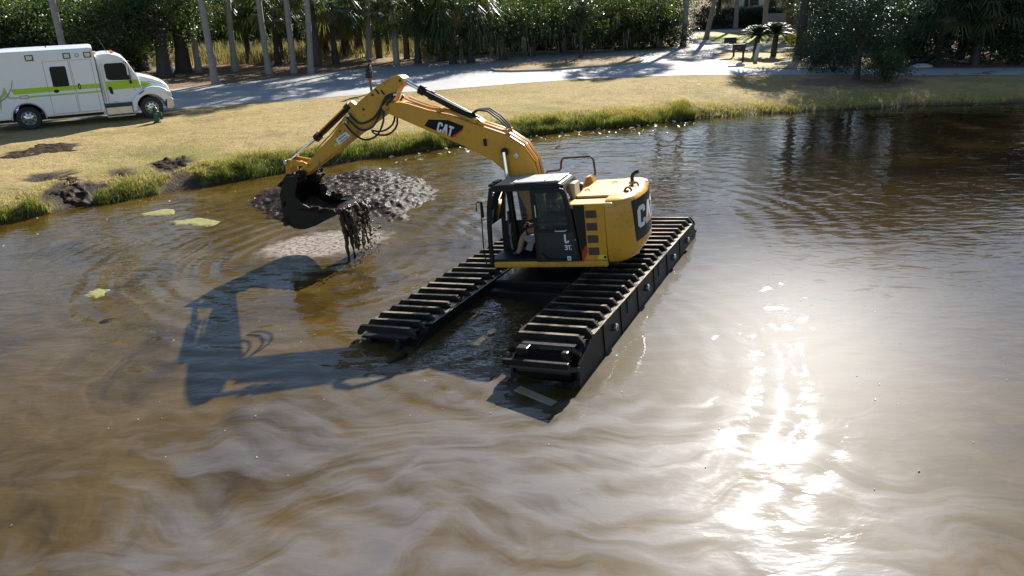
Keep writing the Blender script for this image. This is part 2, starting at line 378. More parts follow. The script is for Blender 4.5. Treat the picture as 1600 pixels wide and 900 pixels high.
silt = noise(nt, wv2, .42, 7, .6, .6)                 # curling clouds of stirred silt
silt2 = noise(nt, wv2, 1.5, 6, .62, .8)
sf = mth(nt, 'ADD', mth(nt, 'MULTIPLY', silt, .65), mth(nt, 'MULTIPLY', silt2, .35))
body = ramp(nt, sf, [(.34, (.030, .018, .0035)), (.45, (.058, .036, .0065)), (.55, (.080, .050, .011)), (.68, (.105, .071, .027))])
clear = falloff(nt, dist_to(nt, wv, (20.5, 34.5, 0)), 8.0, 16.5)     # tree shade and reflection by the far right bank, painted into the water colour
clear = mth(nt, 'MULTIPLY', clear, mth(nt, 'SUBTRACT', 1.35, mth(nt, 'MULTIPLY', silt, .75)), True)  # noise thins the painted tree dark, leaving lighter gaps as if sunlit
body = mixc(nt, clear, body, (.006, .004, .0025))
dark2 = falloff(nt, dist_to(nt, wv, (9.5, 21, 0)), 4.0, 12.5)        # darker water colour beyond the right track
body = mixc(nt, mth(nt, 'MULTIPLY', dark2, .6), body, (.024, .016, .009))
# ripples
wr = warp(nt, P_, 1.1, .35)
ch0 = noise(nt, vmul(nt, wr, (1.0, 1.5, 1)), .75, 2, .5, .6)
ch1 = noise(nt, vmul(nt, wr, (1.0, 2.3, 1)), 1.5, 3, .5)
ch2 = noise(nt, vmul(nt, wr, (1.0, 2.0, 1)), 5.0, 3, .5)
def rings(c, wl_, near, far):
    w_ = nt.nodes.new('ShaderNodeTexWave'); w_.wave_type = 'RINGS'; w_.rings_direction = 'SPHERICAL'; w_.inputs['Scale'].default_value = .314/wl_*1.0
    w_.inputs['Distortion'].default_value = 6.5; w_.inputs['Detail'].default_value = 2.5; w_.inputs['Detail Scale'].default_value = .55
    mp = nt.nodes.new('ShaderNodeVectorMath'); mp.operation = 'SUBTRACT'; nt.links.new(P_, mp.inputs[0]); mp.inputs[1].default_value = c
    nt.links.new(mp.outputs[0], w_.inputs[0])
    gap = mth(nt, 'MULTIPLY', mth(nt, 'SUBTRACT', noise(nt, P_, .33, 2), .33), 3.2, True); return mth(nt, 'MULTIPLY', mth(nt, 'MULTIPLY', w_.outputs['Fac'], gap), falloff(nt, dist_to(nt, P_, c), near, far))
r1 = rings((-4.6, 18.2, 0), .55, 2.0, 11); r2 = rings((.2, 12.6, 0), .62, 2.5, 8.5); r3 = rings((2.8, 20.0, 0), .8, 3.5, 17)
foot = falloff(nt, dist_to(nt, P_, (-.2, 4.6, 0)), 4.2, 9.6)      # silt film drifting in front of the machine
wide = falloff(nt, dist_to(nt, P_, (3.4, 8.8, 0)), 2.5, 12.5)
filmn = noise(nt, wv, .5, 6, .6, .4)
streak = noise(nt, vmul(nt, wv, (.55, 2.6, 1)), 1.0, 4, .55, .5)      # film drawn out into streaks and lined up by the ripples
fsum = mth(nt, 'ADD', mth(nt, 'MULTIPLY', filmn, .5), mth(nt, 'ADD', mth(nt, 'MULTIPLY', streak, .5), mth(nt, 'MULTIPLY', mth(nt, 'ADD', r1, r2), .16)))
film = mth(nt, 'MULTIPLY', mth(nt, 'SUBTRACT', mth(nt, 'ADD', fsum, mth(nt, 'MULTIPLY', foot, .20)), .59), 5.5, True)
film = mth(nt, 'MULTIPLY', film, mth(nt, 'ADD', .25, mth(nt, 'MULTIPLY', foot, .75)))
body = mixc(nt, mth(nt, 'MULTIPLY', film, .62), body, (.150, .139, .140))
fr_v = nt.nodes.new('ShaderNodeVectorMath'); fr_v.operation = 'SUBTRACT'; nt.links.new(warp(nt, P_, 2.2, .55), fr_v.inputs[0]); fr_v.inputs[1].default_value = (-4.62, 19.42, 0)
fr_r = nt.nodes.new('ShaderNodeVectorRotate'); fr_r.rotation_type = 'Z_AXIS'; fr_r.inputs['Angle'].default_value = -.42; nt.links.new(fr_v.outputs[0], fr_r.inputs['Vector'])
fr_d = nt.nodes.new('ShaderNodeVectorMath'); fr_d.operation = 'LENGTH'; nt.links.new(vmul(nt, fr_r.outputs[0], (1/1.75, 1/1.05, 0)), fr_d.inputs[0])
frn = noise(nt, P_, 4.5, 5, .7)
froth_glitter = falloff(nt, mth(nt, 'ADD', fr_d.outputs['Value'], mth(nt, 'MULTIPLY', mth(nt, 'SUBTRACT', frn, .5), 1.1)), .72, 1.12)
body = mixc(nt, mth(nt, 'MULTIPLY', froth_glitter, .9), body, ramp(nt, noise(nt, P_, 9, 4, .7), [(.36, (.12, .09, .065)), (.52, (.36, .30, .25)), (.62, (.50, .44, .38))]))  # churned froth, its pale colour also holding painted sun glitter
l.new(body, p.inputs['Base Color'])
p.inputs['IOR'].default_value = 1.38
l.new(mth(nt, 'ADD', .02, mth(nt, 'MULTIPLY', film, .10)), p.inputs['Roughness'])
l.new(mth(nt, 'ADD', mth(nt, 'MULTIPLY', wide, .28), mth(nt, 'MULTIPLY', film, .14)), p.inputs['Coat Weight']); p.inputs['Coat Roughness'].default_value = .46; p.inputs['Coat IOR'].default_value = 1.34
sep = nt.nodes.new('ShaderNodeSeparateXYZ'); nt.links.new(P_, sep.inputs[0])
mr = nt.nodes.new('ShaderNodeMapRange'); nt.links.new(sep.outputs['Y'], mr.inputs[0]); mr.inputs[1].default_value = 8; mr.inputs[2].default_value = 27; mr.inputs[3].default_value = .75; mr.inputs[4].default_value = 1.0
amp = mth(nt, 'MULTIPLY', mr.outputs[0], mth(nt, 'ADD', .55, mth(nt, 'MULTIPLY', noise(nt, P_, .16, 3), .9)))     # gusts: calmer and rougher reaches
hh = mth(nt, 'ADD', mth(nt, 'MULTIPLY', ch0, .8), mth(nt, 'ADD', mth(nt, 'MULTIPLY', ch1, .6), mth(nt, 'MULTIPLY', ch2, .10)))
hh = mth(nt, 'ADD', hh, mth(nt, 'ADD', mth(nt, 'MULTIPLY', r1, .75), mth(nt, 'ADD', mth(nt, 'MULTIPLY', r2, .55), mth(nt, 'MULTIPLY', r3, .5))))
hh = mth(nt, 'MULTIPLY', hh, amp)
stir = mth(nt, 'MULTIPLY', falloff(nt, dist_to(nt, P_, (-.25, 13.6, 0)), .6, 3.2), noise(nt, vmul(nt, wr, (1.0, 1.6, 1)), 2.6, 3, .55, .5))     # water churned between the tracks
hh = mth(nt, 'ADD', hh, mth(nt, 'MULTIPLY', stir, 1.5))
spl = mth(nt, 'MULTIPLY', falloff(nt, dist_to(nt, P_, (-4.4, 19.1, 0)), 1.2, 3.4), noise(nt, P_, 5.5, 4, .6))
hh = mth(nt, 'ADD', hh, mth(nt, 'MULTIPLY', spl, .55))
hh = mth(nt, 'ADD', hh, mth(nt, 'MULTIPLY', froth_glitter, mth(nt, 'MULTIPLY', noise(nt, P_, 16, 3, .65), .9)))
l.new(bump(nt, hh, 1.0, .030), p.inputs['Normal'])
WATER = m
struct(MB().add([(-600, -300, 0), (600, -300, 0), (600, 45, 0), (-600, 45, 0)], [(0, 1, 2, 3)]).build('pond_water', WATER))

# ------------------------------------------------------------------ road, drive, median
m, nt, n, l, p = newmat('pale_asphalt')
P_ = wpos(nt); a = noise(nt, P_, .5, 5, .6); b = noise(nt, P_, 40, 2, .7); c3 = noise(nt, P_, 6, 4, .6)
cc = ramp(nt, mth(nt, 'ADD', mth(nt, 'MULTIPLY', a, .5), mth(nt, 'ADD', mth(nt, 'MULTIPLY', b, .25), mth(nt, 'MULTIPLY', c3, .25))), [(.3, (.25, .25, .255)), (.5, (.32, .32, .32)), (.7, (.39, .385, .37))])
l.new(cc, p.inputs['Base Color']); p.inputs['Roughness'].default_value = .8; l.new(bump(nt, b, .3, .01), p.inputs['Normal']); ASPH = m
m, nt, n, l, p = newmat('pale_concrete_drive')
P_ = wpos(nt); a = noise(nt, P_, .6, 5, .6); b = noise(nt, P_, 25, 2, .7)
l.new(ramp(nt, mth(nt, 'ADD', mth(nt, 'MULTIPLY', a, .7), mth(nt, 'MULTIPLY', b, .3)), [(.3, (.34, .32, .29)), (.7, (.46, .43, .39))]), p.inputs['Base Color']); p.inputs['Roughness'].default_value = .85; CONC = m
def resample(px, k=60, z=ZL):
    w = np.array([G(*q, z)[:2] for q in px]); d = np.r_[0, np.cumsum(np.hypot(*np.diff(w, axis=0).T))]
    t = np.linspace(0, d[-1], k); return np.stack([np.interp(t, d, w[:, 0]), np.interp(t, d, w[:, 1])], 1)
LOW = [(-600, 262), (-200, 215), (0, 196), (268, 172), (400, 161), (540, 150), (700, 140), (800, 131.5), (900, 124.5), (1000, 119.5), (1100, 117), (1200, 117.5), (1450, 118), (1600, 117.5), (1900, 117)]
UPP = [(-600, 230), (-200, 190), (0, 166), (268, 140), (390, 128), (480, 117), (600, 104), (700, 96), (752, 90), (800, 83.5), (900, 80), (1000, 79), (1062, 80), (1120, 96), (1165, 107.5), (1200, 108.5), (1450, 107), (1600, 106), (1900, 105)]
def strip(name, lo, up, z, mat, k=90):
    # resample both edges by picture x so that the strips stay across the road
    xs = np.linspace(max(lo[0][0], up[0][0]), min(lo[-1][0], up[-1][0]), k)
    A = [G(x, np.interp(x, [q[0] for q in lo], [q[1] for q in lo])) for x in xs]; B = [G(x, np.interp(x, [q[0] for q in up], [q[1] for q in up])) for x in xs]
    jit = lambda i: (vnoise(np.array([i*.7]), np.array([1.5]), 4)[0]-.5)*.18
    vs_ = [(a[0], a[1]+jit(i), z) for i, a in enumerate(A)]+[(b[0], b[1]+jit(i+99), z) for i, b in enumerate(B)]
    return MB().add(vs_, [(i, i+1, k+i+1, k+i) for i in range(k-1)]).build(name, mat)
struct(strip('road', LOW, UPP, ZL+.012, ASPH))
def patch(name, px, z, mat, thick=0.0):
    w = [G(*q) for q in px]; bm = bmesh.new(); f = bm.faces.new([bm.verts.new((q[0], q[1], z)) for q in w])
    if thick:
        r_ = bmesh.ops.extrude_face_region(bm, geom=[f])
        for v_ in r_['geom']:
            if isinstance(v_, bmesh.types.BMVert): v_.co.z -= thick
    bmesh.ops.triangulate(bm, faces=bm.faces[:]); return MB().bm(bm).build(name, mat)
struct(patch('driveway', [(1040, 77), (1062, 70), (1068, 60), (1085, 50), (1120, 45.5), (1210, 43), (1330, 42), (1330, 72), (1240, 77), (1180, 78), (1130, 80), (1117, 86), (1140, 98), (1165, 107), (1120, 112), (1030, 108), (1005, 95)], ZL+.020, CONC))
LAWN2 = paint('mown_green_lawn', (.26, .27, .045), .9, dirty=.4, dirt=(.33, .27, .08), scale=.8, bmp=.4)
struct(patch('lawn_oval', [(1080, 57), (1095, 53.5), (1130, 51), (1200, 49.5), (1270, 50), (1270, 66), (1200, 70), (1150, 69), (1110, 64)], ZL+.030, LAWN2))
LAWN3 = paint('dry_lawn_patch', (.36, .27, .11), .9, dirty=.4, dirt=(.2, .15, .07), scale=1.2, bmp=.4)
struct(patch('lawn_corner', [(1117, 86), (1128, 83), (1165, 79), (1300, 78), (1400, 88), (1400, 106), (1200, 108), (1166, 106), (1140, 98)], ZL+.026, LAWN3))
# far turnaround lane edging: kerb pieces along the median and the lane mouth
KERB = paint('concrete_kerb', (.30, .29, .27), .85, dirty=.5, dirt=(.12, .10, .08), scale=2.5)
med_px = [(765, 110), (775, 112.5), (800, 113), (850, 111.5), (917, 106.5), (960, 104), (1000, 98.5), (1006, 95), (1000, 91.5), (975, 90.5), (940, 91.5), (900, 92.5), (860, 96), (820, 101), (785, 105.5), (770, 107.5)]
mw = [G(*q)[:2] for q in med_px]
def loop_resample(pts, step):
    pts = [np.array(q) for q in pts]; out = []
    for i in range(len(pts)):
        a, b = pts[i], pts[(i+1) % len(pts)]; k = max(1, int(np.hypot(*(b-a))/step))
        out += [a+(b-a)*t/k for t in range(k)]
    return out
ml = loop_resample(mw, .5); cen = np.mean(ml, axis=0)
med = empty('median_island', (cen[0], cen[1], ZL)); tag(med, 'teardrop grass island with a concrete kerb in the middle of the road', 'median island')
def rel(pts, sc=0.0):
    out = []
    for q in pts:
        v_ = np.array(q)-cen; r_ = np.hypot(*v_); out.append(tuple(v_*(1-sc/max(r_, .3))))
    return out
mb = MB(); outer = rel(ml, 0); inner = rel(ml, .16); k = len(ml)
vs_ = [(*q, 0.0) for q in outer]+[(q[0]*.998, q[1]*.998, .13) for q in outer]+[(*q, .13) for q in inner]+[(*q, .05) for q in inner]
mb.add(vs_, [(i, (i+1) % k, k+(i+1) % k, k+i) for i in range(k)]+[(k+i, k+(i+1) % k, 2*k+(i+1) % k, 2*k+i) for i in range(k)]+[(2*k+i, 2*k+(i+1) % k, 3*k+(i+1) % k, 3*k+i) for i in range(k)])
mb.build('kerb', KERB, med)
bm = bmesh.new(); f = bm.faces.new([bm.verts.new((*q, .115)) for q in rel(ml, .15)]); bmesh.ops.triangulate(bm, faces=[f])
MB().bm(bm).build('turf', paint('median_turf', (.26, .175, .075), .95, dirty=.7, dirt=(.10, .065, .04), scale=.9, bmp=.5), med)
# low kerb curving at the mouth of the rear lane
kp = [G(*q) for q in [(740, 91.5), (752, 88.5), (775, 86.5), (800, 84), (840, 82.3), (900, 80.6), (960, 79.8)]]
o = MB().tube([(q[0], q[1], ZL+.05) for q in kp], .1, 6).build('lane_kerb', KERB); tag(o, 'low concrete kerb along the far side of the rear lane', 'kerb')
# painted arrow patch on the road beside the drive
PWHT = paint('worn_road_paint', (.62, .62, .6), .8, dirty=.4, dirt=(.3, .3, .3), scale=2)
struct(patch('road_marking', [(990, 110.6), (1012, 108.2), (1038, 107), (1030, 109), (1012, 110.8)], ZL+.028, PWHT))
# marsh pool far behind the trees on the left
m, nt, n, l, p = newmat('marsh_pool_water'); p.inputs['Base Color'].default_value = (.05, .045, .018, 1); p.inputs['Roughness'].default_value = .08
P_ = wpos(nt); l.new(bump(nt, noise(nt, vmul(nt, P_, (1, 2, 1)), 1.2, 3), .2, .05), p.inputs['Normal'])
_a = G(180, 60); _b = G(720, 62)
struct(MB().add([(-70, 66, ZL+.03), (-4, 74, ZL+.03), (-4, 82, ZL+.03), (-70, 84, ZL+.03)], [(0, 1, 2, 3)]).build('marsh_pool', m))

# ================================================================== VEGETATION
def unit(v): return v/np.maximum(np.linalg.norm(v, axis=-1, keepdims=True), 1e-9)
def leaf_quads(c, size, nrm, rg, aspect=.5):
    """one diamond leaf per centre"""
    k = len(c); t = unit(np.cross(nrm, rg.normal(size=(k, 3)))); b = np.cross(nrm, t)
    s_ = (size*(.6+.8*rg.random(k)))[:, None]
    bend = nrm*s_*.12
    V = np.stack([c-t*s_*.5, c+b*s_*aspect*.5+bend, c+t*s_*.5, c-b*s_*aspect*.5+bend], 1).reshape(-1, 3)
    return V, np.arange(4*k).reshape(k, 4)
def crown_me(seed, clumps, per, rad, leaf, hollow=.35, spread=.55, flat=1.0, asp=.55):
    """leaf clumps spread through an uneven ellipsoid; centre at the origin"""
    rg = np.random.default_rng(seed); d = unit(rg.normal(size=(clumps, 3)))
    lump = 1+.28*np.sin(d[:, 0]*3.1+seed)*np.cos(d[:, 1]*2.7-seed)+.18*np.sin(d[:, 2]*5+seed*2)
    rr = (hollow+(1-hollow)*rg.random(clumps)**.6)*lump
    cc = d*rr[:, None]*np.array(rad)
    k = clumps*per; ci = np.repeat(np.arange(clumps), per)
    sp = spread*(.6+.8*rg.random(clumps))[ci][:, None]
    off = rg.normal(size=(k, 3))*sp*np.array([1, 1, .62*flat])
    c = cc[ci]+off; nrm = unit(rg.normal(size=(k, 3))+np.array([0, 0, .9])+unit(off)*.5)
    V, Fq = leaf_quads(c, np.full(k, leaf), nrm, rg, asp)
    tint = np.clip(rg.random(k)*.55+rg.random(clumps)[ci]*.45, 0, 1)
    return V, Fq, np.repeat(tint, 4)
def mesh_of(name, parts, mat, smooth=False):
    V = np.concatenate([q[0] for q in parts]); off = 0; fs = []; ti = []
    for v_, f_, t_ in parts: fs.append(f_+off); off += len(v_); ti.append(t_)
    o = raw_mesh(name, V, np.concatenate(fs), mat, tint=np.concatenate(ti), smooth=smooth); me = o.data; bpy.data.objects.remove(o); return me
OAK = [mesh_of('oak_leaves', [crown_me(11+i, 95, 95, (3.2, 3.2, 2.5), .17, .3, .55)], LEAF_OAK) for i in range(4)]
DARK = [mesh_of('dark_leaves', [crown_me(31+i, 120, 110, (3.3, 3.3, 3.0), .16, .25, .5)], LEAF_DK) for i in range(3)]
MAG = mesh_of('broad_leaves', [crown_me(51, 70, 60, (1.9, 1.9, 2.1), .20, .15, .38)], LEAF_MAG)
SHR = [mesh_of('shrub_leaves', [crown_me(61+i, 48, 75, (1.15, 1.15, .95), .12, .3, .26)], LEAF_DK if i == 1 else LEAF_OAK) for i in range(3)]
YSH = mesh_of('yellow_shrub_leaves', [crown_me(71, 40, 50, (1.0, 1.0, .8), .14, .3, .3)], LEAF_YEL)
def moss_me(seed, k=70, rad=2.6):
    rg = np.random.default_rng(seed); V = []; Fq = []; ti = []
    for i in range(k):
        a = rg.random()*6.283; r_ = rad*math.sqrt(rg.random()); x, y = r_*math.cos(a), r_*math.sin(a); z0 = rg.uniform(-1.2, 1.4); L = rg.uniform(.5, 1.5)
        for s_ in range(5):
            dx, dy = rg.normal()*.12, rg.normal()*.12; w = rg.uniform(.015, .04); th = rg.random()*3.14; wx, wy = w*math.cos(th), w*math.sin(th); l_ = L*rg.uniform(.5, 1)
            b = len(V); V += [(x+dx-wx, y+dy-wy, z0), (x+dx+wx, y+dy+wy, z0), (x+dx*1.5+wx*.6, y+dy*1.5+wy*.6, z0-l_*.6), (x+dx*1.5-wx*.6, y+dy*1.5-wy*.6, z0-l_*.6), (x+dx*1.6, y+dy*1.6, z0-l_), (x+dx*1.6+.004, y+dy*1.6, z0-l_)]
            Fq += [(b, b+1, b+2, b+3), (b+3, b+2, b+5, b+4)]; ti += [rg.random()]*6
    return np.array(V), np.array(Fq), np.array(ti)
MOSSM = [mesh_of('moss_strands', [moss_me(81+i)], MOSS) for i in range(2)]
def fan_frond(rg, d, L, R_, base, droop, blades=22):
    """costapalmate leaf: stalk, then a folded fan of narrow blades"""
    d = d/np.linalg.norm(d); side = np.cross(d, [0, 0, 1.0]); side /= max(np.linalg.norm(side), 1e-6); up = np.cross(side, d)
    V = []; Fq = []; tip = base+d*L
    w = side*.025
    V += [base-w, base+w, tip+w*.7, tip-w*.7]; Fq.append((0, 1, 2, 3))
    for k in range(blades):
        a = (k/(blades-1)-.5)*3.5; v_ = d*math.cos(a)+side*math.sin(a)+up*(.12*((-1)**k))
        r_ = R_*(1-.25*abs(a)/1.75)*rg.uniform(.88, 1.05); mid = tip+v_*r_*.55; end = tip+v_*r_+np.array([0, 0, -droop*r_*rg.uniform(.5, 1.1)])
        t = np.cross(v_, up); t /= max(np.linalg.norm(t), 1e-6); t = t*.034
        b = len(V); V += [tip-t*.3, tip+t*.3, mid+t, mid-t, end+t*.1, end-t*.1]; Fq += [(b, b+1, b+2, b+3), (b+3, b+2, b+4, b+5)]
    return np.array(V), np.array(Fq), np.full(len(V), rg.random())
def palm_me(seed, k=34, R_=.95, L=1.05, lo=-.75, hi=.95):
    rg = np.random.default_rng(seed); parts = []
    for i in range(k):
        a = i*2.39996+rg.normal()*.15; e = lo+(hi-lo)*((i+.5)/k)**.8; d = np.array([math.cos(a)*math.cos(e), math.sin(a)*math.cos(e), math.sin(e)])
        parts.append(fan_frond(rg, d, L*rg.uniform(.8, 1.15), R_*rg.uniform(.85, 1.1), d*.1, .45+.2*rg.random()))
    return parts
PALM = [mesh_of('palm_crown', palm_me(91+i), LEAF_PALM) for i in range(3)]
SKIRT = mesh_of('dead_frond_skirt', palm_me(97, 14, .8, .8, -1.35, -.8), LEAF_DEAD)
def sago_me(seed, k=38):
    rg = np.random.default_rng(seed); parts = []
    for i in range(k):
        a = i*2.39996; e = .2+1.2*(i/k); d = np.array([math.cos(a), math.sin(a), 0]); V = []; Fq = []; L = rg.uniform(1.0, 1.3); pts = []
        for j in range(9):
            t = j/8; pts.append(d*L*t*math.cos(e*(1-.2*t))+np.array([0, 0, L*(t*math.sin(e)-.5*t*t)]))
        s_ = np.array([-d[1], d[0], 0])
        for j in range(1, 9):
            for q in range(4):
                c = pts[j-1]+(pts[j]-pts[j-1])*(q+.5)/4; ln = .2*math.sin(math.pi*min(1, (j+q/4)/9.2))+.03; ax = unit(pts[j]-pts[j-1])
                for sg in (-1, 1):
                    b = len(V); e_ = c+s_*sg*ln+ax*ln*.5+np.array([0, 0, .05]); V += [c-ax*.02, c+ax*.02, e_+ax*.006, e_-ax*.006]; Fq.append((b, b+1, b+2, b+3))
        parts.append((np.array(V), np.array(Fq), np.full(len(V), rg.random())))
    return parts
SAGO = mesh_of('sago_fronds', sago_me(5), LEAF_SAGO)

def link(name, me, parent, loc=(0, 0, 0), rz=0.0, sc=(1, 1, 1)):
    o = bpy.data.objects.new(name, me); COL.objects.link(o); o.parent = parent; o.location = loc; o.rotation_euler = (0, 0, rz); o.scale = sc; return o
def trunk_path(h, lean=(0, 0), wob=.12, k=10, seed=0):
    rg = np.random.default_rng(seed); ph = rg.random(4)*6.28
    return [(lean[0]*z+wob*math.sin(z*.55+ph[0])-wob*math.sin(ph[0]), lean[1]*z+wob*math.sin(z*.5+ph[1])-wob*math.sin(ph[1]), z-.08) for z in np.linspace(0, h, k)]
def tall_palm(px, top, h, label, r=.2, seed=0, mat=None, boots=False, crown=1.0, group='tall pale palms along the road'):
    b = G(*px); t_ = None
    u0 = top[0]; q = atY(u0, top[1], b[1]); lean = ((q[0]-b[0])/max(q[2]-ZL, .5), random.uniform(-.02, .02))
    root = empty('palm_tree', (b[0], b[1], ZL)); tag(root, label, 'palm tree', group)
    pth = trunk_path(h, lean, .05, 14, seed)
    rs = [r*(1.35 if i == 0 else (1.12 if i == 1 else 1.0))*(1-.012*i)*(1+.04*math.sin(i*2.1+seed)) for i in range(14)]
    mb = MB(); mb.tube(pth, rs, 10)
    if boots:
        rg = np.random.default_rng(seed)
        for i in range(90):
            z = .2+i*(h-.3)/90; a = i*2.4; k = min(13, int(z/h*13)); c = Vector(pth[k]).lerp(Vector(pth[min(13, k+1)]), z/h*13-k); dv = Vector((math.cos(a), math.sin(a), 0)); sd = Vector((-math.sin(a), math.cos(a), 0))
            p0 = c+dv*r*.85; p1 = c+dv*(r*1.5)+Vector((0, 0, .34))
            mb.add([p0-sd*.1, p0+sd*.1, p1+sd*.04, p1-sd*.04, p0-dv*.05-sd*.1+Vector((0, 0, .08)), p0-dv*.05+sd*.1+Vector((0, 0, .08))], [(0, 1, 2, 3), (4, 5, 2, 3), (0, 4, 3), (1, 5, 2)])
    mb.build('trunk', mat or BARK_P, root)
    link('crown', PALM[seed % 3], root, pth[-1], seed*1.3, (crown,)*3)
    if seed % 2 == 0: link('dead_frond_skirt', SKIRT, root, pth[-1], seed*2.0, (crown,)*3)
    return root
TP = [((112, 145), (84, 0), 11.5, .2), ((311, 113), (292, 0), 9.5, .21), ((337, 131), (310, 0), 10.5, .20), ((368, 111), (357, 0), 9.8, .21), ((421, 116), (402, 0), 10.2, .2),
      ((460, 114), (449, 0), 8.0, .21), ((486, 115), (478, 0), 8.6, .2), ((577, 96), (572, 0), 10.5, .2), ((620, 101), (612, 0), 11.0, .2), ((692, 92.5), (688, 0), 10.4, .2),
      ((1031, 73), (1036, 0), 11.0, .22), ((1067, 73), (1071, 0), 10.0, .22), ((1103, 62), (1116, 0), 9.0, .21), ((1194, 52), (1198, 0), 9.5, .24), ((1149, 46), (1151, 0), 8.5, .23)]
WHERE = ['rising behind the roof of the ambulance', 'in front of the marsh, nearest the ambulance but one', 'standing right at the road edge ahead of the ambulance', 'between the road and the marsh pool, slightly darker trunk', 'leaning left, midway along the marsh',
         'with its dead fronds showing at the top of the frame', 'just left of the brown pine trunk', 'directly above the standing person', 'to the right of the standing person, at the road edge', 'at the left end of the rear lane',
         'left of the pair at the mouth of the drive', 'right of the pair at the mouth of the drive', 'leaning right beside the oval lawn', 'behind the sago palms in front of the house', 'farthest off, left of the leaning one by the house hedge']
for i, (px, top, h, r_) in enumerate(TP): tall_palm(px, top, h, 'tall pale trunked palm '+WHERE[i], r_, i+3, crown=1.4)
tall_palm((1234, 62), (1233, 0), 5.2, 'stout palm with shaggy orange brown trunk behind the sago palms', .3, 40, BARK_O, True, 1.25, None)
tall_palm((1262, 84), (1258, 0), 8.5, 'palm with bluish grey trunk among shrubs right of the sago palms', .22, 43, BARK_P, False, 1.6, None)
# short bushy palms with flared dark trunks in front of the field
for i, (px, h, s_, w) in enumerate([((508, 86), 3.0, 1.25, 'leftmost of three, with the widest flared base'), ((541, 85), 3.3, 1.35, 'middle one of three, leaning fronds over the field'), ((562, 83), 3.6, 1.2, 'rightmost of three, beside the tall palm above the person')]):
    b = G(*px); root = empty('short_palm', (b[0], b[1], ZL)); tag(root, 'short bushy palm before the field, '+w, 'palm tree', 'short palms before the field')
    pth = trunk_path(h, (.02*i, 0), .04, 8, i); MB().tube(pth, [.62, .45, .36, .32, .3, .3, .3, .32], 10).build('trunk', BARK_D, root)
    link('crown', PALM[i % 3], root, pth[-1], i*2.1, (s_,)*3); link('dead_frond_skirt', SKIRT, root, pth[-1], i, (s_,)*3)
for i, (x, Y_, h, s_, w) in enumerate([(388, 62, 3.7, 1.5, 'left of the leaning pale palm'), (432, 60, 4.0, 1.5, 'between the leaning palm and the next pale trunk'), (523, 59, 4.4, 1.6, 'hanging over the flared short palms'), (592, 63, 4.2, 1.6, 'right of the palm above the person'), (652, 58, 3.6, 1.6, 'right of the brown pine near the person'), (706, 57, 4.4, 1.9, 'beside the pale palm at the rear lane, largest of the bluish crowns'), (1465, 49, 3.4, 1.3, 'half hidden in the right evergreens'), (1525, 48.5, 3.6, 1.35, 'drooping bluish fronds over the right road')]):
    b = atY(x, 80, Y_); root = empty('fan_palm', (b[0], Y_, ZL)); tag(root, 'fan palm crown '+w, 'palm tree', 'low fan palms')
    pth = trunk_path(h, (.01*i, 0), .06, 8, i+20); MB().tube(pth, [.3, .25, .22, .2, .2, .2, .22, .24], 9).build('trunk', BARK_D, root)
    link('crown', PALM[(i+1) % 3], root, pth[-1], i*1.7, (s_,)*3); link('dead_frond_skirt', SKIRT, root, pth[-1], i*.8, (s_*.6,)*3)
# brown pines: straight trunk, high crown
def pine(px, top, h, label, r_, seed):
    b = G(*px); q = atY(top[0], top[1], b[1]); lean = ((q[0]-b[0])/max(q[2]-ZL, .5), 0)
    root = empty('pine_tree', (b[0], b[1], ZL)); tag(root, label, 'pine tree')
    pth = trunk_path(h, lean, .03, 10, seed); MB().tube(pth, [r_*(1.2-.075*i) for i in range(10)], 10).build('trunk', BARK_B, root)
    mb = MB(); rg = random.Random(seed)
    for k in range(9):
        z = h*(.6+.04*k); a = k*2.4; mb.tube([pth[min(9, int(z/h*9))], (pth[-2][0]+math.cos(a)*1.1, pth[-2][1]+math.sin(a)*1.1, z+.6)], [.07, .02], 5)
    mb.build('limb', BARK_B, root); link('crown', OAK[seed % 4], root, (pth[-1][0], pth[-1][1], h-.8), seed, (.55, .55, .6))
pine((497, 103), (487, 0), 10.5, 'brown barked pine right of two pale palms, left of the short palms', .26, 2)
pine((636, 92), (630, 0), 11.0, 'brown barked pine right of the pale palm near the person', .22, 5)
pine((585, 86), (598, 0), 9.5, 'slim dark pine behind the tall palm above the person', .17, 8)

def oak(px, Yo, label, h, rad, zc, variant, mat=BARK_D, trunk_r=.3, moss=False, group=None, name='evergreen_tree', meshes=None, flat=1.0):
    b = G(*px); x, y = (b[0], b[1]) if Yo is None else (atY(px[0], 60, Yo)[0], Yo)
    z0 = gz(x, y) if y < 44 else ZL
    root = empty(name, (x, y, z0)); tag(root, label, 'tree', group)
    meshes = meshes or OAK; me = meshes[variant % len(meshes)]
    base = 3.2 if meshes is OAK else 3.3
    rg = random.Random(variant*13+int(px[0])); mb = MB()
    top = (rg.uniform(-.3, .3), rg.uniform(-.3, .3), zc)
    pth = [(0, 0, -.1), (rg.uniform(-.1, .1), rg.uniform(-.1, .1), zc*.4), (top[0]*.6, top[1]*.6, zc*.75), top]
    mb.tube(pth, [trunk_r*1.45, trunk_r, trunk_r*.85, trunk_r*.5], 9)
    for k in range(7):
        a = k*2.4+rg.random(); s_ = Vector(pth[1]).lerp(Vector(pth[2]), rg.random()); e = Vector((math.cos(a)*rad*.75, math.sin(a)*rad*.75, zc+rg.uniform(-.2, .5)*rad*.5)); mid = s_.lerp(e, .5)+Vector((0, 0, .35))
        mb.tube([s_, mid, e], [trunk_r*.45, trunk_r*.28, trunk_r*.1], 6)
    mb.build('trunk', mat, root)
    s_ = rad/base; sz = s_*flat
    link('crown', me, root, (top[0], top[1], zc), rg.random()*6.28, (s_, s_, sz))
    if moss: link('spanish_moss', MOSSM[variant % 2], root, (top[0], top[1], zc-rad*.15), rg.random()*6, (s_*1.1, s_*1.1, 1.2))
    return root
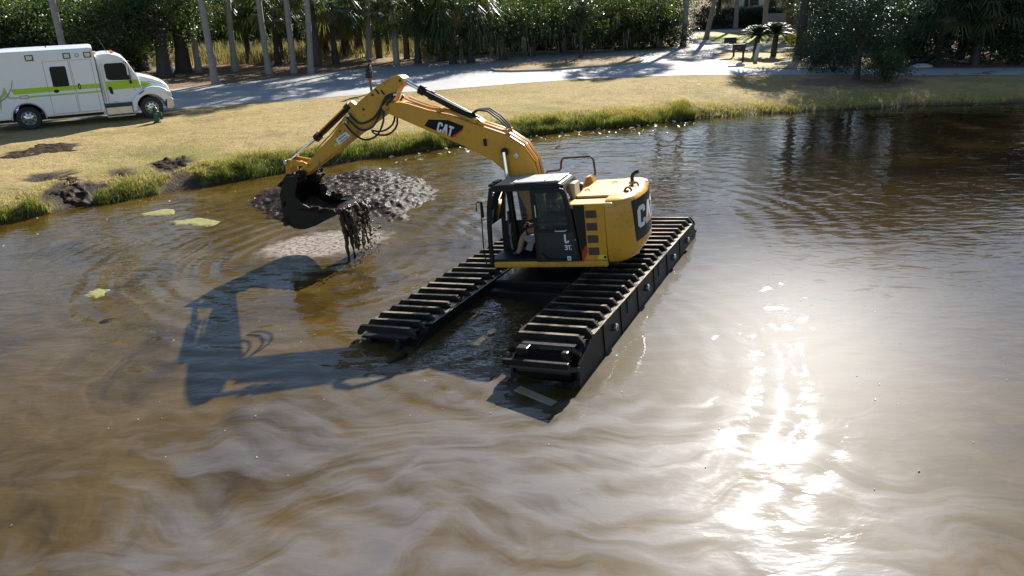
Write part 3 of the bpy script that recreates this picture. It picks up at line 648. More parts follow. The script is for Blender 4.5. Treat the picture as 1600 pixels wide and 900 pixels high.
def row(items, fmt, group, **kw):
    items = sorted(items, key=lambda q: q[0][0])
    for i, it in enumerate(items): oak(it[0], it[1], fmt.format(ORD[i+1]), *it[2:], group=group, **kw)
# left: dark oaks hanging low beyond the ambulance
row([((-60, 100), 54, 8, 3.8, 3.6, 0), ((30, 100), 54, 8, 3.9, 3.5, 1), ((125, 100), 57, 8, 3.8, 3.5, 2), ((180, 106), 53, 8, 3.3, 3.7, 3), ((248, 104), 53, 7, 3.2, 4.4, 0), ((278, 104), 56, 7, 3.0, 4.6, 1), ((85, 110), 55, 7, 3.4, 3.4, 2), ((215, 104), 58, 7, 3.2, 3.6, 1)],
    'dark spreading oak behind the ambulance, {} from the left', 'oaks behind the ambulance', trunk_r=.42)
# far wall of trees behind the marsh and field
row([((x, 60), 84+(i % 3)*5, 9, 5.2+(i*7 % 3)*.5, 3.6, i) for i, x in enumerate(range(-120, 1010, 68))], 'tree in the far wood behind the marsh and field, {} from the left', 'far wood behind the marsh', trunk_r=.3)
row([((x, 60), 86+(i*5 % 9), 19, 4.6+(i % 2)*.6, 12.6+(i % 3)*1.2, i+1) for i, x in enumerate(range(-150, 430, 70))], 'very tall tree rising over the far wood behind the ambulance, {} from the left', 'very tall trees of the far wood', trunk_r=.35, flat=1.35, name='tall_wood_tree')
# understory in front of the field, between the palms
row([((386, 100), 62, 6, 1.7, 4.3, 1), ((436, 100), 64, 6, 2.0, 4.5, 2), ((478, 96), 63, 6, 1.8, 4.4, 3), ((605, 92), 66, 6, 2.2, 4.6, 0), ((650, 90), 62, 6, 2.2, 4.4, 1)],
    'slender understory tree between the palms before the marsh, {} from the left', 'understory trees between the palms', trunk_r=.14)
# middle: dense mossy trees beyond the rear lane
row([((690, 88), 59.5, 7, 2.8, 3.2, 0), ((735, 88), 57.5, 7, 2.7, 2.9, 1), ((785, 88), 59, 7, 2.9, 2.8, 2), ((830, 84), 61.5, 7, 3.1, 2.7, 3), ((880, 82), 63.5, 7, 3.1, 2.7, 0), ((935, 82), 64.5, 7, 3.1, 2.7, 1), ((985, 80), 66, 7, 3.1, 2.9, 2), ((1030, 78), 69, 7, 2.6, 3.0, 3), ((860, 82), 69, 8, 3.6, 4.2, 2), ((960, 80), 72, 8, 3.6, 4.2, 1), ((760, 84), 67, 8, 3.6, 4.4, 3)],
    'mossy evergreen in the thicket beyond the rear lane, {} from the left', 'thicket beyond the rear lane', trunk_r=.22, moss=True)
# right: great dark mass over the road
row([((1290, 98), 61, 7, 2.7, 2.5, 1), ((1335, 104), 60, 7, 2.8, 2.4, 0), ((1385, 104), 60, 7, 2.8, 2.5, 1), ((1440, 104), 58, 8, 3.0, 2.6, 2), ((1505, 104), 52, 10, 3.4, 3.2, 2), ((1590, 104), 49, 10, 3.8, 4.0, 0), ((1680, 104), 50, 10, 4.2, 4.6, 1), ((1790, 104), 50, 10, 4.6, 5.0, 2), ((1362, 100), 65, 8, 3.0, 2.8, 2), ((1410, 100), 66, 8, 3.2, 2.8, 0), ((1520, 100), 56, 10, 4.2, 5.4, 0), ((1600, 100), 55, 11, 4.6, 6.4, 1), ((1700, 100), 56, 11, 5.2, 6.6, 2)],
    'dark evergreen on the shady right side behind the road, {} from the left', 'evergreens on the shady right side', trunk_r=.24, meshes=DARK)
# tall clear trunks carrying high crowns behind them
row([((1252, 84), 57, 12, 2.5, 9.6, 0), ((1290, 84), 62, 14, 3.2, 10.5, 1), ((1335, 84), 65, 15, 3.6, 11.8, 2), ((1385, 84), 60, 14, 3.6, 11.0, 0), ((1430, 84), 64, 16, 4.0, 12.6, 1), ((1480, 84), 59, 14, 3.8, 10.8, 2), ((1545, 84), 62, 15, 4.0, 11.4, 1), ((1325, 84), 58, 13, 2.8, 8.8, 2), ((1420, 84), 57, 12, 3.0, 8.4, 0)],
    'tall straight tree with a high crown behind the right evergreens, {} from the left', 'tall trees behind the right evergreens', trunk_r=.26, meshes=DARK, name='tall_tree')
oak((1338, 124), None, 'forked evergreen growing from the mulch bed on the right bank', 6, 2.5, 3.3, 1, trunk_r=.13, meshes=DARK)
t_ = oak((908, 93), None, 'small glossy leaved tree with slim trunk on the grass island', 5, 2.0, 3.3, 0, BARK_D, .09, meshes=[MAG], name='island_tree')
t_.children[1].scale = (1.05, 1.05, 1.15)
# far right and house side trees
row([((1120, 40), 92, 8, 3.2, 4.4, 0), ((1255, 40), 76, 8, 3.0, 4.6, 2), ((1290, 60), 70, 8, 3.2, 4.0, 3), ((1205, 30), 100, 9, 4.0, 6.2, 1)], 'loose oak around the house front, {} from the left', 'oaks around the house', trunk_r=.25, moss=True)

def shrub(px, label, sc, variant, mesh=None, group=None, Y=None, z=None, name='shrub'):
    b = G(*px) if Y is None else np.array([atY(px[0], px[1], Y)[0], Y, ZL])
    root = empty(name, (b[0], b[1], ZL)); tag(root, label, 'shrub', group)
    rg = random.Random(int(px[0])); mb = MB()
    for k in range(6):
        a = k*1.05; mb.tube([(0, 0, -.05), (math.cos(a)*.3*sc, math.sin(a)*.3*sc, .4*sc), (math.cos(a)*.6*sc, math.sin(a)*.6*sc, .95*sc)], [.04*sc, .03*sc, .012], 5)
    mb.build('stem', BARK_D, root); link('foliage', mesh or SHR[variant % 3], root, (0, 0, .82*sc), rg.random()*6.28, (sc, sc, sc)); return root
shrub((1302, 112), 'rounded dark green shrub left of the forked tree in the mulch bed', 1.25, 1)
shrub((1385, 127), 'low spreading green shrub right of the forked tree in the mulch bed', .95, 0)
for i, (px, s_) in enumerate([((722, 86), 1.0), ((752, 83.5), 1.7), ((800, 80.5), 1.15), ((846, 79), 1.6), ((893, 77.5), .95), ((948, 76.5), 1.75), ((1004, 75.5), 1.0), ((1048, 73), 1.25)]):
    shrub(px, 'shrub at the foot of the thicket along the rear lane, %s from the left' % ORD[i+1], s_, i, group='shrubs along the rear lane')
for i, (px, s_) in enumerate([((688, 84), 1.2), ((728, 80), 2.1), ((782, 79), 1.5), ((826, 76.5), 2.2), ((872, 76), 1.6), ((918, 74.5), 2.3), ((975, 74.5), 1.5), ((1022, 73), 1.9)]):
    shrub(px, 'tall shrub filling the thicket behind the lane shrubs, %s from the left' % ORD[i+1], s_, i+1, group='tall shrubs in the thicket')
for i, (px, s_) in enumerate([((10, 128), 1.6), ((60, 124), 1.7), ((110, 121), 1.6), ((150, 118), 1.5), ((190, 113), 1.3), ((215, 108), 1.2)]):
    shrub(px, 'shrub under the oaks behind the ambulance, %s from the left' % ORD[i+1], s_, i, group='shrubs behind the ambulance')
for i, x in enumerate(range(-40, 760, 50)):
    shrub((x, 57), 'bush at the foot of the far wood behind the marsh, %s from the left' % ORD[i+1], 2.3, i, Y=81, group='bushes before the far wood')
for i, (px, s_) in enumerate([((1275, 96), 1.1), ((1297, 92), 1.3), ((1400, 101), 1.2), ((1445, 101), 1.2), ((1545, 101), 1.3), ((1590, 101), 1.2)]):
    shrub(px, 'shrub under the tall dark evergreens beyond the road, %s from the left' % ORD[i+1], s_, i+1, group='shrubs under the right evergreens')
shrub((1253, 84), 'yellow green bushy shrub right of the sago palms', 1.0, 0, YSH)
for i, px in enumerate([(1105, 46), (1130, 44), (1150, 43.5), (1168, 43), (1186, 43), (1205, 43), (1225, 43), (1245, 43)]):
    shrub(px, 'dark clipped hedge shrub in front of the house, %s from the left' % ORD[i+1], 1.15 if i else 1.0, 1, group='hedge shrubs before the house')
shrub((1101, 45), 'clipped rounded topiary shrub with sunlit top left of the leaning palm', 1.3, 1)
# sago palms
for px, s_, w in [((1180, 88), 1.25, 'left of the pair behind the mailboxes'), ((1208, 88), 1.35, 'right of the pair behind the mailboxes')]:
    b = G(*px); root = empty('sago_palm', (b[0], b[1], ZL)); tag(root, 'sago palm with dark trunk and arching fronds, '+w, 'sago palm', 'sago palms behind the mailboxes')
    MB().tube(trunk_path(1.15*s_, (0.03, 0), .03, 6, 3), [.2, .22, .2, .2, .19, .16], 9).build('trunk', BARK_D, root)
    link('fronds', SAGO, root, (.03, 0, 1.1*s_), s_*3, (s_,)*3)

# ------------------------------------------------------------------ grasses
def blades(name, x, y, z, h, w, tint, mat, bend=.35, seed=1, kind='stuff'):
    rg = np.random.default_rng(seed); k = len(x); a = rg.random(k)*6.283; la = rg.random(k)*6.283; b = h*bend*(.3+rg.random(k))
    dx, dy = np.cos(a)*w/2, np.sin(a)*w/2; lx, ly = np.cos(la)*b, np.sin(la)*b
    V = np.stack([np.stack([x-dx, y-dy, z], -1), np.stack([x+dx, y+dy, z], -1), np.stack([x+lx*.35+dx*.7, y+ly*.35+dy*.7, z+h*.6], -1), np.stack([x+lx*.35-dx*.7, y+ly*.35-dy*.7, z+h*.6], -1), np.stack([x+lx, y+ly, z+h*(1-.25*bend)], -1)], 1)
    base = np.arange(k)[:, None]*5
    T = np.concatenate([base+np.array([[0, 1, 2]]), base+np.array([[0, 2, 3]]), base+np.array([[3, 2, 4]])])
    o = raw_mesh(name, V.reshape(-1, 3), T, mat, tint=np.repeat(tint, 5)); o['kind'] = kind; return o
rg = np.random.default_rng(3)
k = 75000; x = rg.uniform(-24, 34, k*2); d = np.abs(rg.normal(size=k*2))*.95-.05+(fbm(x*.9, x*0, 2)-.4)*.5
y = shore(x)+d/.86
keep = (rg.random(k*2) < (.30+.9*sstep(.35, .62, fbm(x*.6, y*.6, 21)))) & (mud_mask(x, y) < .35) & (d > -.12)
keep &= ~((x > 8.8) & (rg.random(k*2) < .72))
x, y, d = x[keep], y[keep], d[keep]; zz = ground_z(x, y)
tuft = fbm(x*1.6, y*1.6, 41, 3)
h = (.2+.34*sstep(.3, .7, tuft))*np.clip(1.15-d*.45, .25, 1.1)*rg.uniform(.6, 1.2, len(x))
h = np.where(x > 8.8, h*.5, h)
ti = np.clip(.22+.50*d+rg.normal(size=len(x))*.28+(fbm(x*.35, y*.35, 55)-.45)*1.0+sstep(8, 10, x)*.38, 0, 1)
o = blades('bank_grass', x, y, zz-.02, h, .014+.012*rg.random(len(x)), ti, GRASS_T, .6, 5); o['label'] = 'tall green and straw coloured grass fringing the pond bank'
# short dry lawn blades over the open lawn
k = 200000; x = rg.uniform(-26, 34, k); dd = rg.uniform(.6, 12, k); y = shore(x)+dd/.86
lowy = np.interp(x, [G(*q)[0] for q in LOW], [G(*q)[1] for q in LOW])
keep = (y < lowy-.05) & (mud_mask(x, y) < .3) & (np.hypot((x-bed[0])/3.3, (y-bed[1])/2.1) > 1)
x, y = x[keep], y[keep]; zz = ground_z(x, y); f_ = fbm(x*.5, y*.5, 61)
o = blades('lawn_grass', x, y, zz-.01, .018+.03*rg.random(len(x))*(.5+f_), .012+.010*rg.random(len(x)), np.clip(f_*.9+rg.normal(size=len(x))*.22+.12-.7*sstep(.5, .62, fbm(x*.2, y*.28, 66)), 0, 1), LAWNB, .9, 6); o['label'] = 'short straw coloured winter lawn between the pond and the road'
# marsh reeds and the sunlit field beyond the trees
k = 26000; x = rg.uniform(-46, 6, k); y = rg.uniform(61, 76, k)+np.maximum(0, x+16)*.35; keep = (rg.random(k) < .25+sstep(.4, .6, fbm(x*.25, y*.25, 71))) & ((y < 69) | (rg.random(k) < .45)); x, y = x[keep], y[keep]
o = blades('marsh_reeds', x, y, np.full(len(x), ZL), rg.uniform(.5, 1.25, len(x)), rg.uniform(.05, .1, len(x)), np.clip(rg.random(len(x))*.7+fbm(x*.3, y*.3, 5)*.5, 0, 1), REED, .35, 7); o['label'] = 'golden marsh reeds seen between the trunks beyond the road'
# fallen leaves and twigs scattered on the pond and in the litter
def leaf_litter(name, x, y, z, size, mat, seed, label):
    rg = np.random.default_rng(seed); c = np.stack([x, y, z], -1); nr = unit(np.stack([rg.normal(size=len(x))*.25, rg.normal(size=len(x))*.25, np.ones(len(x))], -1))
    V, Fq = leaf_quads(c, size, nr, rg, .6); o = raw_mesh(name, V, Fq, mat, tint=np.repeat(rg.random(len(x)), 4)); o['kind'] = 'stuff'; o['label'] = label; return o
FLOAT_L = leafmat('floating_dead_leaves', [(0, (.30, .2, .1)), (.6, (.5, .45, .36)), (1, (.6, .58, .52))], .1, .5)
x = rg.uniform(-5, 9, 130); y = shore(x)-np.abs(rg.normal(size=130))*1.1-.15
x2 = rg.uniform(-7, 9, 70); y2 = rg.uniform(8, 15, 70); x3 = rg.uniform(-15, -6, 40); y3 = shore(x3)-rg.uniform(.2, 5, 40)
leaf_litter('floating_leaves', np.r_[x, x2, x3], np.r_[y, y2, y3], np.full(240, .012), np.r_[rg.uniform(.08, .28, 130), rg.uniform(.02, .045, 70), rg.uniform(.05, .12, 40)], FLOAT_L, 9, 'pale dead leaves and bits floating on the pond')

# ================================================================== AMPHIBIOUS EXCAVATOR
EX = Vector((.89493, -.43120, .11475)); EY = Vector((.43642, .89943, -.02384)); EZ = EX.cross(EY).normalized(); EY = EZ.cross(EX).normalized(); EX.normalize()
exc = empty('amphibious_excavator'); EO = Vector((.8536, 16.125, .4257))
exc.matrix_world = Matrix(((EX.x, EY.x, EZ.x, EO.x), (EX.y, EY.y, EZ.y, EO.y), (EX.z, EY.z, EZ.z, EO.z), (0, 0, 0, 1)))
tag(exc, 'yellow amphibious excavator on black tracked pontoons digging mud in the pond', 'excavator')
HM = Matrix.Translation((.235, .443, .138)) @ Matrix.Rotation(R(185.719), 4, 'Z')    # upper structure: x forward, y left, z up
EM = exc.matrix_world.copy() @ HM                                                    # upper structure to world
def hb(mb, name, mat, parent=exc, label=None):
    o = mb.xf(HM).build(name, mat, parent)
    if label: o['label'] = label
    return o
# ---------------- pontoons
PC = 1.64
def track_place(s_):
    """position on the track path: flat top, then round the ends"""
    rr = .55
    if s_ < 0: a = -s_/rr; return (-rr*math.sin(a), -rr*(1-math.cos(a)), a)
    return (s_, 0, 0)
gm = MB().prism([(-.66, -.13), (-.555, 0), (.555, 0), (.66, -.13), (.66, -.2), (.58, -.2), (.5, -.11), (-.5, -.11), (-.58, -.2), (-.66, -.2)], -.038, .038, 'y')
gm.cm = 1; gm.box(-.5, .5, -.12, .12, -.215, -.185)
gob = gm.build('grouser', [GRO, HULL]); gme = gob.data; bpy.data.objects.remove(gob)
link_me = MB().box(-.05, .05, -.15, .15, -.3, -.12, .015).box(-.075, .075, -.035, .035, -.17, -.06)
for side in (1, -1):
    y0 = -3.94 if side > 0 else -4.13
    pon = MB()
    prof = [(-4.0, -.30), (-3.75, -.22), (3.75, -.22), (4.1, -.34), (4.25, -.7), (3.5, -1.3), (-3.5, -1.3), (-4.2, -.8), (-4.15, -.45)]
    pon.prism(prof, side*PC-.6, side*PC+.6, 'x')
    p_ = pon.build('pontoon_hull', HULL, exc); p_['label'] = 'black steel pontoon under the rear of the cab, riding high' if side > 0 else 'black steel pontoon on the bucket side, lying low in the water'
    for s2 in (-1, 1):                            # side plates standing above the deck
        pl = [(-4.22, -.42), (-3.6, -.17), (3.8, -.15), (4.12, -.22), (4.3, -.5), (4.15, -.9), (3.5, -1.3), (-3.5, -1.3), (-4.3, -.78)]
        o = MB().prism(pl, side*PC+s2*.625-.022, side*PC+s2*.625+.022, 'x', .006); o.build('side_plate', HULL, p_)
        fl = MB().box(side*PC+s2*.66-.075, side*PC+s2*.66+.035, -3.58, 3.8, -.149, -.125); fl.build('deck_flange', GRO, p_)
    if side > 0:
        for yy, zz in ((1.93, -.44), (-.3, -.42), (-2.43, -.46), (3.3, -.42)):
            MB().lathe([(.035, 0), (.06, 0), (.075, .015), (.075, .06), (.05, .075), (.035, .075), (.03, .03)], (side*(PC+.647), yy, zz), 'x', 14).build('drain_fitting', STL, p_)
        for yy, zz in ((.82, -.36), (-1.45, -.36)):
            MB().box(PC+.647, PC+.662, yy-.16, yy+.16, zz-.13, zz+.13, .006).build('inspection_hatch', BLK, p_)
        for yy in (-3.0, -2.0, -.9, .3, 1.4, 2.6):
            MB().box(PC+.647, PC+.665, yy-.02, yy+.02, -1.2, -.2).build('weld_rib', HULL, p_)
    ch = MB()
    for j in range(23):
        yy = y0+j*.36
        for cx in (-.33, .33):
            ch.box(side*PC+cx-.05, side*PC+cx+.05, yy-.15, yy+.15, -.3, -.202, .012); ch.box(side*PC+cx-.06, side*PC+cx+.06, yy+.15, yy+.21, -.25, -.19)
            ch.box(side*PC+cx-.09, side*PC+cx+.09, yy+.13, yy+.23, -.19, -.145)
    o = ch.build('track_chain', GRO, exc); o['kind'] = 'stuff'
    for j in range(-4 if side > 0 else 0, 23+4):
        a = 0; yy = y0+j*.36; zz = 0
        if j < 0:
            d_, z_, a = track_place(j*.36); yy = y0+d_; zz = z_
        elif j > 22:
            d_, z_, a = track_place(-(j-22)*.36); yy = y0+22*.36-d_; zz = z_; a = -a
        g_ = bpy.data.objects.new('grouser', gme); COL.objects.link(g_); g_.parent = exc
        g_.location = (side*PC+random.uniform(-.012, .012), yy, zz+random.uniform(-.008, .004)); g_.rotation_euler = (a+random.uniform(-.03, .03), random.uniform(-.006, .006), random.uniform(-.014, .014))
    for ye, sg in ((y0+.02, -1), (y0+22*.36, 1)):                    # end sprocket and axle
        mb = MB()
        for cx in (-.33, .33): mb.lathe([(.1, -.06), (.33, -.06), (.36, -.03), (.36, .03), (.33, .06), (.1, .06)], (side*PC+cx, ye, -.58), 'x', 16)
        mb.lathe([(.07, -.6), (.07, .6)], (side*PC, ye, -.58), 'x', 12); mb.build('end_sprocket', HULL, exc)
    if side > 0:                                                    # loose bracing at the near end
        MB().box(PC-.42, PC-.2, -4.42, -4.24, -.24, -.1, .02).build('end_bracket', GRO, exc)
        MB().box(PC+.4, PC+.52, -4.4, -4.24, -.3, -.14, .02).build('end_bracket', GRO, exc)
        MB().box(PC-.6, PC+.6, -4.62, -4.54, -.34, -.24, .01).build('end_bar', HULL, exc)
    else:
        MB().tube([(-PC-.62, -4.35, -.3), (-PC-.5, -4.75, -.42), (-PC+.5, -4.8, -.45), (-PC+.62, -4.45, -.35)], .05, 8).build('end_bar', HULL, exc)
for yy in (-1.1, 1.3):
    MB().box(-1.05, 1.05, yy-.22, yy+.22, -.75, -.25, .02).build('crossbeam', HULL, exc)
MB().box(-.9, .95, -1.0, 1.5, -.5, -.12, .03).build('carbody', HULL, exc)
hb(MB().lathe([(.3, -.28), (.66, -.28), (.68, -.2), (.68, -.05), (.62, .03), (.3, .03)], (0, 0, 0), 'z', 32), 'swing_bearing', BLK)
MB().tube([(.95, -.5, -.1), (.95, .2, .02), (.88, .5, .05)], .035, 6).build('hydraulic_hose', RUB, exc)
# ---------------- upper structure
hb(MB().box(-1.45, 1.2, -1.2, 1.18, .01, .125, .02), 'deck_frame', BLK)
hb(MB().box(-1.275, 1.27, 1.13, 1.25, 0, .135, .035), 'side_rail', YEL)
hb(MB().box(-1.275, 1.2, -1.25, -1.13, 0, .135, .035), 'side_rail', YEL)
# engine bay left side
ep = MB().prism([(-.735, .138), (-1.275, .138), (-1.29, 1.30), (-1.25, 1.345), (-.62, 1.345)], 1.05, 1.243, 'y', .012)
panel = hb(ep, 'engine_side_panel', YEL)
hb(MB().prism([(-.745, .16), (-.855, .345), (-.862, .5), (-.872, 1.333), (-.63, 1.333)], 1.2445, 1.2475, 'y'), 'black_graphic', BLK, panel)
hb(MB().prism([(-.738, .15), (-.748, .36), (-.862, .5), (-.868, .335), (-.775, .15)], 1.2478, 1.2505, 'y'), 'red_graphic', REDP, panel)
LOUV = paint('louver_brown', (.10, .06, .03), .6, dirty=.4)
for k in range(4):
    zt = 1.215-k*.262; lv = hb(MB().box(-1.115, -.885, 1.2445, 1.249, zt-.165, zt, .002), 'louver_vent', LOUV, panel)
    sl_ = MB()
    for j in range(6): sl_.prism([(1.2492, zt-.012-j*.026), (1.262, zt-.026-j*.026), (1.2492, zt-.03-j*.026)], -1.108, -.892, 'x')
    hb(sl_, 'louver_slats', LOUV, lv)['kind'] = 'stuff'
YDEC = paint('yellow_sticker', (.7, .62, .03), .5, dirty=.2)
st = hb(MB().box(-1.255, -1.075, 1.2445, 1.2465, .175, .262), 'warning_sticker', YDEC, panel)
hb(MB().box(-1.25, -1.2, 1.2468, 1.2476, .19, .245), 'sticker_mark', BLK, st)
hb(MB().box(-1.2905, -1.2885, 1.2435, 1.246, .14, 1.33), 'panel_seam', BLK, panel)
# right side body and tank
hb(MB().box(-1.27, .25, -1.245, -.35, .138, 1.12, .05), 'right_side_body', YEL)
hb(MB().box(.3, 1.15, -1.24, -.45, .138, .95, .05), 'fuel_tank', YEL)
# hood
HOODY = paint('sun_faded_yellow', (.66, .42, .14), .45, dirty=.35, dirt=(.5, .36, .2), scale=1.5)
hood = hb(MB().box(-1.45, -.42, -1.2, 1.235, 1.25, 1.35, .03), 'engine_hood', HOODY)
hb(MB().prism([(-1.52, -.95), (-1.58, -.85), (-1.58, .62), (-1.5, .72), (-.6, .72), (-.55, .66), (-.62, -.95)], 1.352, 1.405, 'z', .018), 'hood_lid', HOODY, hood)
hb(MB().box(-1.5, -.62, .728, .742, 1.350, 1.368), 'lid_seam', paint('rust_seam', (.22, .09, .03), .8, dirty=.5), hood)
for yy in (-.1, .45): hb(MB().box(-1.64, -1.53, yy-.05, yy+.05, 1.36, 1.43, .015), 'hood_hinge', paint('rust_seam', 0), hood)
for x_, y_ in ((-.75, .2), (-1.2, -.5)): hb(MB().tube([(x_, y_, 1.405), (x_+.02, y_, 1.43), (x_+.1, y_, 1.43), (x_+.12, y_, 1.405)], .012, 6), 'lid_handle', YEL, hood)
DECB = paint('black_vinyl', (.006, .006, .007), .5, dirty=.2, dirt=(.03, .025, .02), spec=.2, bmp=0)
# counterweight: rounded block lofted from plan outlines
def cw_plan(inset, x_front=-1.292):
    pts = []; hw = 1.245-inset; tail = 1.93-inset
    ctl = [(x_front, hw), (-1.42, hw), (-1.53, hw*.985), (-1.645, hw*.93), (-1.75, hw*.81), (-1.83, hw*.64), (-tail*.977, hw*.42), (-tail*.995, hw*.2), (-tail, 0)]
    return ctl+[(a, -b) for a, b in ctl[-2::-1]]
rings = []
for z_, ins in ((.06, .16), (.09, .07), (.18, .015), (.32, 0), (.7, 0), (1.12, 0), (1.26, .02), (1.34, .06), (1.385, .13), (1.40, .22)):
    # lower tail sweeps up toward the rear
    rings.append([(a, b, z_+(.10*max(0, (-a-1.5)/.42) if z_ < .3 else 0)) for a, b in cw_plan(ins)])
mb = MB(); k = len(rings[0]); vs_ = [q for rg_ in rings for q in rg_]; fs = []
for i in range(len(rings)-1):
    for j in range(k): fs.append((i*k+j, i*k+(j+1) % k, (i+1)*k+(j+1) % k, (i+1)*k+j))
fs += [tuple(range(k)), tuple(range((len(rings)-1)*k, len(rings)*k))]
mb.add(vs_, fs, True); cwt = hb(mb, 'counterweight', YEL)
# black emblem panel wrapped over the rear face
def rear_patch(b0, b1, z0, z1, off, nn=12, taper=0.0):
    ctl = cw_plan(0)[1:-1]; bs = np.array([q[1] for q in ctl])[::-1]; xs = np.array([q[0] for q in ctl])[::-1]
    mb = MB(); vs_ = []
    for i in range(nn+1):
        t = i/nn
        for z_, tp in ((z0, taper), (z1, 0)):
            b = (b0+(b1-b0)*t)*(1-tp); x_ = np.interp(b, bs, xs); dx = (np.interp(b+.03, bs, xs)-np.interp(b-.03, bs, xs))/.06; nn_ = np.array([-1, dx]); nn_ /= np.linalg.norm(nn_)
            vs_.append((x_+nn_[0]*off, b+nn_[1]*off, z_))
    return mb.add(vs_, [(2*i, 2*i+2, 2*i+3, 2*i+1) for i in range(nn)])
cpan = hb(rear_patch(.93, -.93, .42, 1.30, .004, 18, .1), 'emblem_panel', DECB, cwt)
CAT_C = [(.62, .66), (.62, .85), (.47, 1), (.15, 1), (0, .85), (0, .15), (.15, 0), (.47, 0), (.62, .15), (.62, .34), (.40, .34), (.40, .2), (.22, .2), (.22, .8), (.40, .8), (.40, .66)]
CAT_A = [(0, 0), (.25, 1), (.51, 1), (.76, 0), (.54, 0), (.5, .2), (.43, .2), (.38, .62), (.33, .2), (.26, .2), (.22, 0)]
CAT_T = [(0, 1), (.62, 1), (.62, .8), (.42, .8), (.42, 0), (.2, 0), (.2, .8), (0, .8)]
def flat_letters(letters, mp, off):
    mb = MB()
    for pts, u0 in letters:
        tri = tessellate_polygon([[Vector((u, v_, 0)) for u, v_ in pts]]); mb.add([mp(u0+u, v_, off) for u, v_ in pts], tri)
    return mb
def rear_map(u, v_, off):
    b = .74-u*.72; ctl = cw_plan(0)[1:-1]; bs = np.array([q[1] for q in ctl])[::-1]; xs = np.array([q[0] for q in ctl])[::-1]
    x_ = np.interp(b, bs, xs); dx = (np.interp(b+.03, bs, xs)-np.interp(b-.03, bs, xs))/.06; nn_ = np.array([-1, dx]); nn_ /= np.linalg.norm(nn_)
    return (x_+nn_[0]*off, b+nn_[1]*off, .66+v_*.46)
lw = [(CAT_C, 0), (CAT_A, .64), (CAT_T, 1.38)]
hb(flat_letters(lw, rear_map, .012), 'CAT_lettering'.lower(), WHT, cpan)
hb(flat_letters([([(.7, -.02), (1.02, .44), (1.34, -.02)], 0)], rear_map, .016), 'lettering_triangle', YEL, cpan)
for yy, xx in ((.42, -1.62), (-.12, -1.66)):
    path = [(xx+.075*math.cos(a), yy, 1.39+.09*math.sin(a)) for a in np.linspace(-.2, math.pi+.2, 12)]
    hb(MB().tube(path, .024, 8), 'lifting_eye', paint('rusty_lifting_eye', (.28, .13, .05), .7, dirty=.4), cwt)
hb(MB().tube([(-1.5, -.62, 1.36), (-1.5, -.62, 1.48), (-1.52, -.62, 1.54), (-1.57, -.62, 1.585), (-1.66, -.62, 1.615)], [.042, .042, .041, .041, .044], 12, True), 'exhaust_stack', BLK)
# guard rail over the right deck
hb(MB().tube([(.62, -1.1, 1.15), (.66, -1.1, 1.55), (.6, -1.1, 1.64), (.32, -1.1, 1.65), (.27, -1.1, 1.68), (.24, -1.1, 1.86), (.18, -1.1, 1.93), (-.46, -1.1, 1.93), (-.53, -1.1, 1.86), (-.55, -1.1, 1.55), (-.5, -1.1, 1.40), (-.48, -1.1, 1.25)], .026, 8), 'guard_rail', paint('rusty_black_rail', (.03, .02, .016), .5, dirty=.7, dirt=(.14, .06, .03), scale=5))
hb(MB().prism([(-.62, 1.2), (-.30, 1.2), (-.42, 1.52), (-.55, 1.52)], -1.02, -.72, 'y', .01), 'rail_bracket', YELM)
# junk between cab and hood
hb(MB().lathe([(.06, 0), (.065, .16), (.085, .17), (.085, .25), (.05, .27)], (-.42, -.15, 1.25), 'z', 14), 'precleaner', BLK)
hb(MB().box(-.56, -.36, .34, .72, 1.3, 1.68, .02), 'tan_air_box', TAN)
# ---------------- cab
cab = hb(MB().box(-.70, 1.26, .28, 1.22, .136, .19, .01), 'cab_floor', BLK)
def pillar(path, w, d_, name='cab_pillar'):
    mb = MB(); path = [Vector(q) for q in path]
    for i in range(len(path)-1):
        a, b = path[i], path[i+1]; t = (b-a).normalized(); u = Vector((1, 0, 0)) if abs(t.x) < .9 else Vector((0, 0, 1)); u = (u-t*u.dot(t)).normalized(); v_ = t.cross(u)
        q = [c+u*sx*w/2+v_*sy*d_/2 for c in (a-t*.01, b+t*.01) for sx, sy in ((-1, -1), (1, -1), (1, 1), (-1, 1))]
        mb.add(q, [(0, 3, 2, 1), (4, 5, 6, 7), (0, 1, 5, 4), (1, 2, 6, 5), (2, 3, 7, 6), (3, 0, 4, 7)])
    return hb(mb, name, BLK, cab)
for yy in (1.19, .31):
    pillar([(1.325, yy, .05), (1.315, yy, .5), (1.285, yy, .95), (1.235, yy, 1.35), (1.15, yy, 1.70)], .085, .07)
    pillar([(.20, yy, .16), (.20, yy, 1.70)], .075, .06)
    pillar([(-.66, yy, .16), (-.56, yy, 1.2), (-.44, yy, 1.68)], .09, .07)
pillar([(1.33, .31, .1), (1.33, 1.19, .1)], .09, .12, 'cab_sill'); pillar([(1.15, .31, 1.72), (1.15, 1.19, 1.72)], .09, .07, 'cab_header')
pillar([(1.13, 1.19, 1.72), (-.40, 1.19, 1.72)], .08, .10, 'cab_header'); pillar([(1.13, .31, 1.72), (-.40, .31, 1.72)], .08, .10, 'cab_header'); pillar([(-.42, .31, 1.72), (-.42, 1.19, 1.72)], .09, .08, 'cab_header')
roof = hb(MB().prism([(1.18, 1.755), (1.05, 1.80), (-.3, 1.815), (-.40, 1.78), (-.40, 1.745), (1.18, 1.735)], .29, 1.21, 'y', .015), 'cab_roof', BLK, cab)
hb(MB().box(-.36, .62, .36, 1.15, 1.817, 1.845, .008), 'roof_panel', GREYR, roof)
hb(MB().prism([(.66, 1.808), (1.02, 1.805), (1.1, 1.79), (1.1, 1.795), (1.02, 1.825), (.66, 1.832)], .37, 1.14, 'y'), 'roof_panel', TAN, roof)
